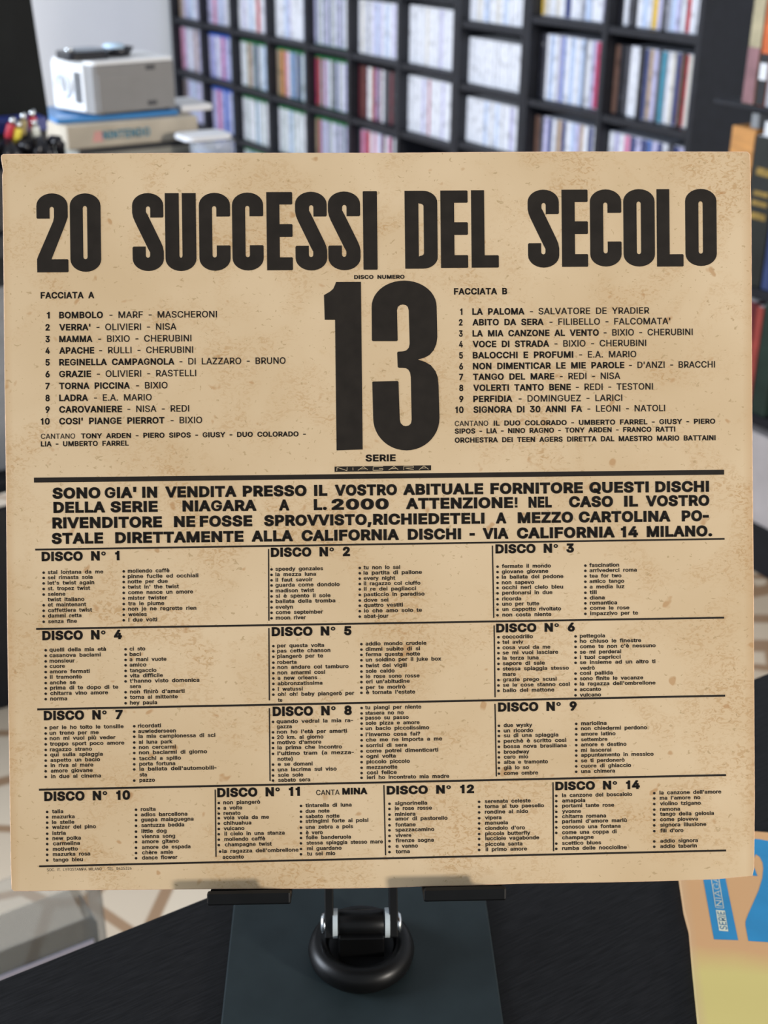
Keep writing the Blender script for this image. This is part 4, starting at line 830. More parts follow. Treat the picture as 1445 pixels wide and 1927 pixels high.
RUNS = {
"side_list_lettering":[[-141.59,248.14,-119.36,2.77,18,"FACCIATA A"],[-134.02,239.84,-115.87,2.77,18,"BOMBOLO"],[-139.15,239.84,-137.95,2.77,18,"1"],[-113.13,239.84,-68.3,2.77,3,"- MARF - MASCHERONI"],[-134.09,234.77,-121.08,2.77,18,"VERRA'"],[-139.82,234.77,-138.02,2.77,18,"2"],[-118.6,234.77,-85.31,2.77,3,"- OLIVIERI - NISA"],[-134.15,229.87,-120.38,2.77,18,"MAMMA"],[-139.89,229.87,-138.09,2.77,18,"3"],[-117.98,229.87,-79.09,2.77,3,"- BIXIO - CHERUBINI"],[-134.22,225.06,-119.67,2.77,18,"APACHE"],[-139.95,225.06,-138.16,2.77,18,"4"],[-117.61,225.06,-78.46,2.77,3,"- RULLI - CHERUBINI"],[-134.29,220.16,-86.35,2.77,18,"REGINELLA CAMPAGNOLA"],[-140.02,220.16,-138.23,2.77,18,"5"],[-84.2,220.16,-39.82,2.77,3,"- DI LAZZARO - BRUNO"],[-134.36,215.25,-121.09,2.77,18,"GRAZIE"],[-140.09,215.25,-138.29,2.77,18,"6"],[-118.69,215.25,-77.3,2.77,3,"- OLIVIERI - RASTELLI"],[-134.42,210.26,-105.03,2.77,18,"TORNA PICCINA"],[-140.16,210.26,-138.36,2.77,18,"7"],[-102.46,210.26,-89.32,2.77,3,"- BIXIO"],[-134.49,205.27,-122.51,2.77,18,"LADRA"],[-140.23,205.27,-138.43,2.77,18,"8"],[-120.02,205.27,-96.0,2.77,3,"- E.A. MARIO"],[-134.56,200.45,-108.42,2.77,18,"CAROVANIERE"],[-140.29,200.45,-138.5,2.77,18,"9"],[-106.19,200.45,-80.41,2.77,3,"- NISA - REDI"],[-134.63,195.55,-90.79,2.77,18,"COSI' PIANGE PIERROT"],[-142.24,195.55,-138.57,2.77,18,"10"],[-88.21,195.55,-75.05,2.77,3,"- BIXIO"],[-142.32,189.59,-128.12,2.17,2,"CANTANO"],[-125.63,189.59,-31.7,2.17,17,"TONY ARDEN - PIERO SIPOS - GIUSY - DUO COLORADO -"],[-142.37,186.41,-105.86,2.17,17,"LIA - UMBERTO FARREL"]],"reverse_list_lettering":[[31.36,248.69,53.83,2.77,18,"FACCIATA B"],[39.02,240.15,61.07,2.77,18,"LA PALOMA"],[33.88,240.15,34.84,2.77,18,"1"],[63.43,240.15,114.1,2.77,3,"- SALVATORE DE YRADIER"],[39.03,235.64,69.15,2.77,18,"ABITO DA SERA"],[33.33,235.64,34.85,2.77,18,"2"],[71.68,235.64,123.02,2.77,3,"- FILIBELLO - FALCOMATA'"],[39.03,230.96,92.55,2.77,18,"LA MIA CANZONE AL VENTO"],[33.3,230.96,34.85,2.77,18,"3"],[94.65,230.96,132.56,2.77,3,"- BIXIO - CHERUBINI"],[39.04,226.45,71.42,2.77,18,"VOCE DI STRADA"],[33.27,226.45,34.86,2.77,18,"4"],[73.69,226.45,112.67,2.77,3,"- BIXIO - CHERUBINI"],[39.04,221.76,81.61,2.77,18,"BALOCCHI E PROFUMI"],[33.25,221.76,34.86,2.77,18,"5"],[84.15,221.76,108.42,2.77,3,"- E.A. MARIO"],[39.05,217.16,103.29,2.77,18,"NON DIMENTICAR LE MIE PAROLE"],[33.22,217.16,34.87,2.77,18,"6"],[105.31,217.16,141.96,2.77,3,"- D'ANZI - BRACCHI"],[39.06,212.65,73.48,2.77,18,"TANGO DEL MARE"],[33.19,212.65,34.88,2.77,18,"7"],[75.84,212.65,101.5,2.77,3,"- REDI - NISA"],[39.07,208.04,80.44,2.77,18,"VOLERTI TANTO BENE"],[33.16,208.04,34.88,2.77,18,"8"],[82.62,208.04,115.41,2.77,3,"- REDI - TESTONI"],[39.07,203.35,55.57,2.77,18,"PERFIDIA"],[33.13,203.35,34.89,2.77,18,"9"],[58.28,203.35,102.3,2.77,3,"- DOMINGUEZ - LARICI"],[39.08,198.84,85.17,2.77,18,"SIGNORA DI 30 ANNI FA"],[31.45,198.84,34.9,2.77,18,"10"],[87.45,198.84,120.52,2.77,3,"- LEONI - NATOLI"],[31.15,193.35,45.27,2.17,2,"CANTANO"],[47.62,193.35,141.86,2.17,17,"IL DUO COLORADO - UMBERTO FARREL - GIUSY - PIERO"],[31.11,190.14,124.76,2.17,17,"SIPOS - LIA - NINO RAGNO - TONY ARDEN - FRANCO RATTI"],[31.08,186.31,141.98,2.21,17,"ORCHESTRA DEI TEEN AGERS DIRETTA DAL MAESTRO MARIO BATTAINI"]],"number_caption_lettering":[[-10.61,255.53,10.55,1.66,22,"DISCO NUMERO"],[-6.68,178.78,6.02,2.93,20,"SERIE"]],"notice_lettering":[[-137.88,164.47,-117.9,4.7,27,"SONO"],[-116.12,164.47,-102.88,4.7,27,"GIA'"],[-100.48,164.47,-94.21,4.7,27,"IN"],[-90.87,164.47,-61.04,4.7,27,"VENDITA"],[-58.42,164.47,-31.65,4.7,27,"PRESSO"],[-28.49,164.47,-22.92,4.7,27,"IL"],[-19.76,164.47,6.42,4.7,27,"VOSTRO"],[9.03,164.47,42.89,4.7,27,"ABITUALE"],[45.95,164.47,85.2,4.7,27,"FORNITORE"],[87.94,164.47,113.29,4.7,27,"QUESTI"],[116.03,164.47,139.03,4.7,27,"DISCHI"],[-137.55,158.51,-115.99,4.7,27,"DELLA"],[-113.81,158.51,-94.08,4.7,27,"SERIE"],[-83.73,158.51,-52.73,4.7,27,"NIAGARA"],[-43.28,158.51,-38.97,4.7,27,"A"],[-28.67,158.51,-23.2,4.7,27,"L."],[-21.2,158.51,2.88,4.7,27,"2000"],[10.16,158.51,57.36,4.7,27,"ATTENZIONE!"],[62.05,158.51,71.9,4.7,27,"NEL"],[79.23,158.51,97.97,4.7,27,"CASO"],[102.69,158.51,108.62,4.7,27,"IL"],[111.92,158.51,139.1,4.7,27,"VOSTRO"],[-138.05,152.01,-92.39,4.7,27,"RIVENDITORE"],[-87.37,152.01,-78.48,4.7,27,"NE"],[-76.59,152.01,-54.59,4.7,27,"FOSSE"],[-49.65,152.01,-4.41,4.7,27,"SPROVVISTO,"],[-3.78,152.01,43.32,4.7,27,"RICHIEDETELI"],[48.12,152.01,52.6,4.7,27,"A"],[57.4,152.01,80.92,4.7,27,"MEZZO"],[83.33,152.01,122.42,4.7,27,"CARTOLINA"],[127.26,152.01,138.83,4.7,27,"PO-"],[-138.45,145.52,-117.0,4.7,27,"STALE"],[-112.0,145.52,-58.34,4.7,27,"DIRETTAMENTE"],[-54.98,145.52,-37.55,4.7,27,"ALLA"],[-33.97,145.52,7.09,4.7,27,"CALIFORNIA"],[10.79,145.52,33.33,4.7,27,"DISCHI"],[36.92,145.52,39.11,4.7,27,"-"],[42.49,145.52,53.41,4.7,27,"VIA"],[57.01,145.52,98.63,4.7,27,"CALIFORNIA"],[101.26,145.52,108.51,4.7,27,"14"],[112.25,145.52,140.21,4.7,27,"MILANO."]],"disc_heading_lettering#1":[[-142.73,138.39,-110.32,3.99,27,"DISCO N° 1"]],"disc_heading_lettering#2":[[-46.95,138.98,-13.67,3.97,27,"DISCO N° 2"]],"disc_heading_lettering#3":[[47.83,139.33,81.17,3.93,27,"DISCO N° 3"]],"disc_heading_lettering#4":[[-142.91,105.25,-109.7,3.99,27,"DISCO N° 4"]],"disc_heading_lettering#5":[[-46.99,105.6,-13.41,3.9,27,"DISCO N° 5"]],"disc_heading_lettering#6":[[47.8,105.87,81.24,3.78,27,"DISCO N° 6"]],"disc_heading_lettering#7":[[-142.75,71.63,-109.86,3.99,27,"DISCO N° 7"]],"disc_heading_lettering#8":[[-46.97,71.88,-13.64,4.04,27,"DISCO N° 8"]],"disc_heading_lettering#9":[[48.28,72.27,81.75,3.93,27,"DISCO N° 9"]],"disc_heading_lettering#10":[[-143.05,37.64,-107.18,4.01,27,"DISCO N° 10"]],"disc_heading_lettering#11":[[-70.68,38.02,-35.92,3.9,27,"DISCO N° 11"]],"disc_heading_lettering#12":[[0.72,37.9,37.76,3.68,27,"DISCO N° 12"]],"disc_heading_lettering#14":[[72.34,38.45,108.39,3.72,27,"DISCO N° 14"]],"singer_credit_lettering":[[-29.07,38.22,-19.19,2.17,2,"CANTA"],[-18.04,38.22,-7.44,2.82,27,"MINA"]],"track_list_lettering#1":[[-140.27,132.97,-117.17,1.64,16,"stai lontana da me"],[-140.31,130.77,-121.64,1.64,16,"sei rimasta sola"],[-140.34,128.5,-120.96,1.64,16,"let's twist again"],[-140.37,126.16,-122.76,1.64,16,"st. tropez twist"],[-140.33,123.82,-133.08,1.64,16,"selene"],[-140.43,121.55,-125.22,1.64,16,"twist italiano"],[-140.39,119.35,-124.47,1.64,16,"et maintenant"],[-140.36,117.01,-122.04,1.64,16,"caffettiera twist"],[-140.39,114.74,-126.51,1.64,16,"dammi retta"],[-140.35,112.39,-128.44,1.64,16,"senza fine"],[-106.93,133.12,-89.54,1.64,16,"moliendo caffè"],[-106.96,130.85,-77.46,1.64,16,"pinne fucile ed occhiali"],[-106.98,128.65,-90.3,1.64,16,"notte per due"],[-107.01,126.37,-85.66,1.64,16,"twist in' the twist"],[-106.9,124.1,-79.81,1.64,16,"come nasce un amore"],[-106.93,121.75,-90.67,1.64,16,"mister twister"],[-106.96,119.41,-91.91,1.64,16,"tra le piume"],[-106.99,117.2,-78.48,1.64,16,"non je ne regrette rien"],[-106.95,114.86,-99.25,1.64,16,"weeles"],[-106.98,112.58,-94.9,1.64,16,"i due volti"]],"track_list_lettering#2":[[-45.07,133.17,-25.1,1.64,16,"speedy gonzales"],[-45.1,130.87,-28.12,1.64,16,"la mezza luna"],[-45.12,128.57,-29.54,1.64,16,"il faut savoir"],[-45.15,126.41,-18.2,1.64,16,"guarda come dondolo"],[-45.11,124.04,-28.96,1.64,16,"madison twist"],[-45.13,121.8,-22.09,1.64,16,"si è spento il sole"],[-45.16,119.57,-20.09,1.64,16,"ballata della tromba"],[-45.19,117.13,-37.95,1.64,16,"evelyn"],[-45.15,114.9,-25.37,1.64,16,"come september"],[-45.17,112.6,-32.58,1.64,16,"moon river"],[-8.0,133.34,7.43,1.64,16,"tu non lo sai"],[-8.03,131.1,16.57,1.64,16,"la partita di pallone"],[-7.98,128.8,5.29,1.64,16,"every night"],[-8.01,126.56,15.89,1.64,16,"il ragazzo col ciuffo"],[-7.96,124.26,14.05,1.64,16,"il re dei pagliacci"],[-7.99,121.95,17.59,1.64,16,"pasticcio in paradiso"],[-8.02,119.58,2.32,1.64,16,"dove sei"],[-7.97,117.41,8.45,1.64,16,"quattro vestiti"],[-8.0,115.1,16.4,1.64,16,"io che amo solo te"],[-8.02,112.79,2.25,1.64,16,"abat-jour"]],"track_list_lettering#3":[[50.48,133.15,71.26,1.64,16,"fermate il mondo"],[50.46,130.88,70.14,1.64,16,"giovane giovane"],[50.44,128.62,76.52,1.64,16,"la ballata del pedone"],[50.42,126.27,64.07,1.64,16,"non sapevo"],[50.47,124.15,76.4,1.64,16,"occhi neri cielo bleu"],[50.52,121.88,71.82,1.64,16,"perdonarsi in due"],[50.5,119.39,58.5,1.64,16,"ricorda"],[50.48,117.19,66.19,1.64,16,"uno per tutte"],[50.53,114.92,75.44,1.64,16,"un cappotto rivoltato"],[50.5,112.58,71.29,1.64,16,"non costa niente"],[87.67,133.13,100.35,1.64,16,"fascination"],[87.73,130.93,107.85,1.64,16,"arrivederci roma"],[87.71,128.59,101.27,1.64,16,"tea for two"],[87.69,126.31,102.43,1.64,16,"amico tango"],[87.74,123.97,102.48,1.64,16,"a media luz"],[87.72,121.62,90.67,1.64,16,"till"],[87.77,119.34,94.04,1.64,16,"diana"],[87.75,117.14,99.33,1.64,16,"romantica"],[87.81,114.94,104.54,1.64,16,"come le rose"],[87.86,112.66,108.22,1.64,16,"impazzivo per te"]],"track_list_lettering#4":[[-140.02,100.45,-116.47,1.64,16,"quelli della mia età"],[-140.05,98.11,-118.69,1.64,16,"casanova baciami"],[-140.02,95.76,-129.59,1.64,16,"monsieur"],[-139.98,93.56,-133.71,1.64,16,"cuore"],[-140.01,91.29,-123.37,1.64,16,"amore fermati"],[-139.97,89.01,-126.72,1.64,16,"il tramonto"],[-140.0,86.67,-129.29,1.64,16,"anche se"],[-139.96,84.46,-111.6,1.64,16,"prima di te dopo di te"],[-139.92,82.19,-115.87,1.64,16,"chitarra vino amore"],[-139.95,79.91,-132.98,1.64,16,"norma"],[-106.58,100.4,-100.07,1.64,16,"ci sto"],[-106.61,98.13,-101.94,1.64,16,"baci"],[-106.64,95.92,-91.29,1.64,16,"a mani vuote"],[-106.67,93.64,-99.74,1.64,16,"amico"],[-106.63,91.3,-95.52,1.64,16,"tangaccio"],[-106.66,89.09,-92.86,1.64,16,"vita difficile"],[-106.68,86.88,-77.59,1.64,16,"t'hanno visto domenica"],[-106.71,84.6,-102.12,1.64,16,"sera"],[-106.67,82.33,-83.81,1.64,16,"non finirò d'amarti"],[-106.7,80.05,-86.75,1.64,16,"torna al mittente"],[-106.73,77.7,-95.42,1.64,16,"hey paula"]],"track_list_lettering#5":[[-44.75,100.82,-25.04,1.64,16,"per questa volta"],[-44.78,98.65,-22.42,1.64,16,"pas cette chanson"],[-44.81,96.35,-25.51,1.64,16,"piangerò per te"],[-44.77,93.84,-36.69,1.64,16,"roberta"],[-44.72,91.74,-14.82,1.64,16,"non andare col tamburo"],[-44.75,89.44,-24.69,1.64,16,"non amarmi cosi"],[-44.71,87.2,-28.13,1.64,16,"a new orleans"],[-44.73,84.89,-25.92,1.64,16,"abbronzatissima"],[-44.69,82.52,-34.18,1.64,16,"i watussi"],[-44.72,80.35,-12.57,1.64,16,"oh! oh! baby piangerò per"],[-44.68,77.84,-42.87,1.64,16,"te"],[-7.52,101.13,18.15,1.64,16,"addio mondo crudele"],[-7.54,98.83,15.46,1.64,16,"dimmi subito di si"],[-7.57,96.59,15.44,1.64,16,"ferma questa notte"],[-7.52,94.35,24.38,1.64,16,"un soldino per il juke box"],[-7.55,91.9,9.79,1.64,16,"twist dei vigili"],[-7.58,89.59,4.59,1.64,16,"sole caldo"],[-7.53,87.35,15.13,1.64,16,"le rose sono rosse"],[-7.55,85.11,10.91,1.64,16,"eri un'abitudine"],[-7.51,82.73,9.06,1.64,16,"per te morirò"],[-7.53,80.56,13.17,1.64,16,"è tornata l'estate"]],"track_list_lettering#6":[[50.41,103.27,63.34,1.64,16,"coccodrillo"],[50.39,101.0,59.28,1.64,16,"tel aviv"],[50.44,98.72,70.73,1.64,16,"cosa vuoi da me"],[50.42,96.52,74.02,1.64,16,"se mi vuoi lasciare"],[50.4,94.25,65.68,1.64,16,"la terza luna"],[50.45,91.98,68.31,1.64,16,"sapore di sale"],[50.43,89.71,78.52,1.64,16,"stessa spiaggia stesso"],[50.41,87.36,55.92,1.64,16,"mare"],[50.46,85.09,73.32,1.64,16,"grazie prego scusi"],[50.44,82.81,78.9,1.64,16,"se le cose stanno così"],[50.49,80.54,72.25,1.64,16,"ballo del mattone"],[83.36,103.18,94.04,1.64,16,"pettegola"],[83.34,100.97,109.45,1.64,16,"ho chiuso le finestre"],[83.39,98.7,115.63,1.64,16,"come te non c'è nessuno"],[83.3,96.35,100.92,1.64,16,"se mi perderai"],[83.28,94.07,100.68,1.64,16,"i tuoi capricci"],[83.26,91.94,115.5,1.64,16,"se insieme ad un altro ti"],[83.24,89.52,89.57,1.64,16,"vedrò"],[83.22,87.39,97.22,1.64,16,"così pallida"],[83.2,85.11,110.2,1.64,16,"sono finite le vacanze"],[83.18,82.84,115.43,1.64,16,"la ragazza dell'ombrellone"],[83.15,80.49,92.15,1.64,16,"accanto"],[83.13,78.13,92.13,1.64,16,"vulcano"]],"track_list_lettering#7":[[-140.4,67.82,-109.56,1.64,16,"per le ho tolto le tonsille"],[-140.44,65.48,-119.98,1.64,16,"un treno per me"],[-140.4,63.27,-113.01,1.64,16,"non mi vuoi più veder"],[-140.36,60.92,-109.37,1.64,16,"troppo sport poco amore"],[-140.39,58.57,-122.89,1.64,16,"ragazzo strano"],[-140.28,56.37,-118.4,1.64,16,"qui sulla spiaggia"],[-140.24,54.09,-119.56,1.64,16,"aspetto un bacio"],[-140.2,51.88,-122.42,1.64,16,"in riva al mare"],[-140.16,49.6,-122.73,1.64,16,"amore giovane"],[-140.12,47.25,-119.3,1.64,16,"in due al cinema"],[-103.54,67.95,-93.91,1.64,16,"ricordati"],[-103.43,65.67,-87.71,1.64,16,"auwiederseen"],[-103.31,63.53,-71.21,1.64,16,"la mia campionessa di sci"],[-103.27,61.1,-89.18,1.64,16,"al luna park"],[-103.23,58.89,-87.79,1.64,16,"non cercarmi"],[-103.26,56.68,-74.77,1.64,16,"non baciarmi di giorno"],[-103.22,54.19,-85.73,1.64,16,"tacchi a spillo"],[-103.18,51.9,-88.16,1.64,16,"porta fortuna"],[-103.14,49.76,-70.88,1.64,16,"la ballata dell'automobili-"],[-103.17,47.34,-100.05,1.64,16,"sta"],[-103.2,45.06,-96.76,1.64,16,"pazzo"]],"track_list_lettering#8":[[-45.41,68.85,-13.19,1.64,16,"quando vedrai la mia ra-"],[-45.3,66.68,-39.03,1.64,16,"gazza"],[-45.32,64.45,-15.82,1.64,16,"non ho l'età per amarti"],[-45.28,62.14,-25.76,1.64,16,"20 km. al giorno"],[-45.23,59.97,-26.69,1.64,16,"motivo d'amore"],[-45.12,57.8,-17.99,1.64,16,"la prima che incontro"],[-45.15,55.35,-12.99,1.64,16,"l'ultimo tram (a mezza-"],[-45.11,52.97,-38.77,1.64,16,"notte)"],[-45.06,50.8,-30.43,1.64,16,"e se domani"],[-45.09,48.49,-20.33,1.64,16,"una lacrima sul viso"],[-45.05,46.18,-34.45,1.64,16,"sole sole"],[-45.0,44.08,-31.55,1.64,16,"sabato sera"],[-8.02,74.15,15.7,1.64,16,"tu piangi per niente"],[-7.98,71.84,8.25,1.64,16,"stasera no no"],[-7.93,69.8,10.33,1.64,16,"passo su passo"],[-7.89,67.56,14.93,1.64,16,"sole pizza e amore"],[-7.91,65.32,18.97,1.64,16,"un bacio piccolissimo"],[-7.87,62.73,15.16,1.64,16,"l'inverno cosa fai?"],[-7.82,60.48,24.39,1.64,16,"che me ne importa a me"],[-7.78,58.1,9.43,1.64,16,"sorrisi di sera"],[-7.74,55.79,22.73,1.64,16,"come potrei dimenticarti"],[-7.69,53.54,4.69,1.64,16,"ogni volta"],[-7.65,51.23,10.62,1.64,16,"piccolo piccolo"],[-7.6,48.84,5.34,1.64,16,"mezzanotte"],[-7.56,46.6,5.04,1.64,16,"così felice"],[-7.58,44.57,27.24,1.64,16,"ieri ho incontrato mia madre"]],"track_list_lettering#9":[[50.64,65.7,62.7,1.64,16,"due wysky"],[50.62,63.43,63.04,1.64,16,"un ricordo"],[50.6,61.37,73.77,1.64,16,"su di una spiaggia"],[50.58,59.02,77.14,1.64,16,"perchè è scritto così"],[50.55,56.75,77.26,1.64,16,"bossa nova brasiliana"],[50.6,54.4,61.34,1.64,16,"broadway"],[50.58,52.27,60.88,1.64,16,"caro mio"],[50.56,50.06,69.25,1.64,16,"alba e tramonto"],[50.54,47.71,61.13,1.64,16,"già lo so"],[50.52,45.36,65.01,1.64,16,"come ombre"],[83.61,65.99,94.38,1.64,16,"mariolina"],[83.52,63.86,111.65,1.64,16,"non chiedermi perdono"],[83.5,61.51,98.18,1.64,16,"amore latino"],[83.48,59.15,94.69,1.64,16,"settembre"],[83.46,56.95,102.8,1.64,16,"amore e destino"],[83.44,54.59,96.35,1.64,16,"mi lascerai"],[83.42,52.53,114.37,1.64,16,"appuntamento in messico"],[83.4,50.18,102.0,1.64,16,"se ti perdonerò"],[83.38,47.9,104.72,1.64,16,"cuore di ghiaccio"],[83.43,45.62,97.82,1.64,16,"una chimera"]],"track_list_lettering#10":[[-139.86,32.46,-135.23,1.64,16,"talia"],[-139.89,30.23,-130.51,1.64,16,"mazurka"],[-139.93,27.94,-130.65,1.64,16,"le stelle"],[-139.9,25.88,-121.67,1.64,16,"walzer del pino"],[-139.88,23.31,-134.3,1.64,16,"istria"],[-139.85,21.19,-128.03,1.64,16,"new polka"],[-139.66,18.96,-128.45,1.64,16,"carmelina"],[-139.75,16.61,-129.37,1.64,16,"motivetto"],[-139.78,14.44,-124.25,1.64,16,"mazurka rosa"],[-139.7,12.09,-127.27,1.64,16,"tango bleu"],[-102.8,32.75,-96.65,1.64,16,"rosita"],[-102.78,30.51,-83.36,1.64,16,"adios barcellona"],[-102.75,28.33,-80.78,1.64,16,"guapa malaguegna"],[-102.67,25.98,-84.75,1.64,16,"santuzza bedda"],[-102.64,23.52,-92.16,1.64,16,"little dog"],[-102.62,21.29,-88.59,1.64,16,"vienna song"],[-102.54,19.11,-87.12,1.64,16,"amore gitano"],[-102.51,16.7,-82.2,1.64,16,"amore de espada"],[-102.48,14.47,-89.56,1.64,16,"chère amie"],[-102.57,12.29,-87.76,1.64,16,"dance flower"]],"track_list_lettering#11":[[-68.17,34.99,-52.7,1.64,16,"non piangerò"],[-68.15,32.7,-60.3,1.64,16,"a volte"],[-68.12,30.47,-61.04,1.64,16,"renato"],[-68.14,28.56,-49.09,1.64,16,"vola vola da me"],[-68.17,26.28,-56.54,1.64,16,"chihuahua"],[-68.15,23.99,-59.49,1.64,16,"vulcano"],[-67.9,21.76,-42.56,1.64,16,"il cielo in una stanza"],[-67.93,19.47,-50.77,1.64,16,"moliendo caffè"],[-67.74,17.18,-48.03,1.64,16,"champagne twist"],[-68.8,14.43,-36.79,1.64,16,"la ragazza dell'ombrellone"],[-68.78,11.92,-59.85,1.64,16,"accanto"],[-33.63,33.12,-14.19,1.64,16,"tintarella di luna"],[-33.61,30.73,-23.56,1.64,16,"due note"],[-33.63,28.49,-19.35,1.64,16,"sabato notte"],[-33.66,26.48,-7.14,1.64,16,"stringimi forte ai polsi"],[-33.63,23.97,-13.69,1.64,16,"una zebra a pois"],[-33.6,21.62,-26.49,1.64,16,"è vero"],[-33.57,19.55,-14.61,1.64,16,"folle banderuola"],[-33.38,17.26,-1.14,1.64,16,"stessa spiaggia stesso mare"],[-33.19,14.91,-18.63,1.64,16,"mi guardano"],[-33.22,12.67,-21.32,1.64,16,"tu sei mio"]],"track_list_lettering#12":[[4.16,33.38,17.77,1.64,16,"signorinella"],[4.14,31.21,19.76,1.64,16,"le rose rosse"],[4.17,28.77,12.74,1.64,16,"miniera"],[4.2,26.81,26.35,1.64,16,"amor di pastorello"],[4.23,24.26,12.8,1.64,16,"fontane"],[4.26,22.13,20.68,1.64,16,"spazzacamino"],[4.23,19.75,10.95,1.64,16,"vivere"],[4.26,17.57,20.42,1.64,16,"firenze sogna"],[4.29,15.23,13.66,1.64,16,"e vanno"],[4.32,12.9,10.19,1.64,16,"torna"],[42.24,33.56,61.76,1.64,16,"serenata celeste"],[42.22,31.39,67.38,1.64,16,"torna al tuo paesello"],[42.25,29.05,60.6,1.64,16,"rondine al nido"],[42.28,26.6,49.24,1.64,16,"vipera"],[42.31,24.37,51.99,1.64,16,"manuela"],[42.29,22.13,59.2,1.64,16,"ciondolo d'oro"],[42.32,19.85,61.47,1.64,16,"piccola butterfly"],[42.35,17.77,65.23,1.64,16,"lucciole vagabonde"],[42.38,15.32,58.07,1.64,16,"piccola santa"],[42.41,13.09,59.97,1.64,16,"il primo amore"]],"track_list_lettering#14":[[75.2,35.52,105.04,1.64,16,"la canzone del boscaiolo"],[75.18,33.26,85.03,1.64,16,"amapola"],[75.16,31.07,97.33,1.64,16,"portami tante rose"],[75.14,28.69,83.11,1.64,16,"yvonne"],[75.12,26.56,93.83,1.64,16,"chitarra romana"],[75.1,24.43,102.68,1.64,16,"parlami d'amore mariù"],[75.08,22.05,100.01,1.64,16,"conosco una fontana"],[75.06,19.73,98.3,1.64,16,"come una coppa di"],[75.04,17.54,88.47,1.64,16,"champagne"],[75.01,15.16,91.59,1.64,16,"scettico blues"],[74.99,12.96,102.58,1.64,16,"rumba delle noccioline"],[116.82,35.92,143.24,1.64,16,"la canzone dell'amore"],[116.92,33.66,134.26,1.64,16,"ma l'amore no"],[116.97,31.28,134.43,1.64,16,"violino tzigano"],[116.95,28.89,125.52,1.64,16,"ramona"],[116.99,26.82,140.02,1.64,16,"tango della gelosia"],[116.97,24.5,133.12,1.64,16,"come pioveva"],[117.02,22.17,136.7,1.64,16,"signora illusione"],[117.0,19.72,126.9,1.64,16,"fili d'oro"],[116.96,15.33,133.05,1.64,16,"addio signora"],[116.94,13.06,132.59,1.64,16,"addio tabarin"]],"printer_line_lettering":[[-142.34,8.15,-106.99,1.16,-4,"SOC. IT. LYTOSTAMPA MILANO - TEL. 8435326"]]}
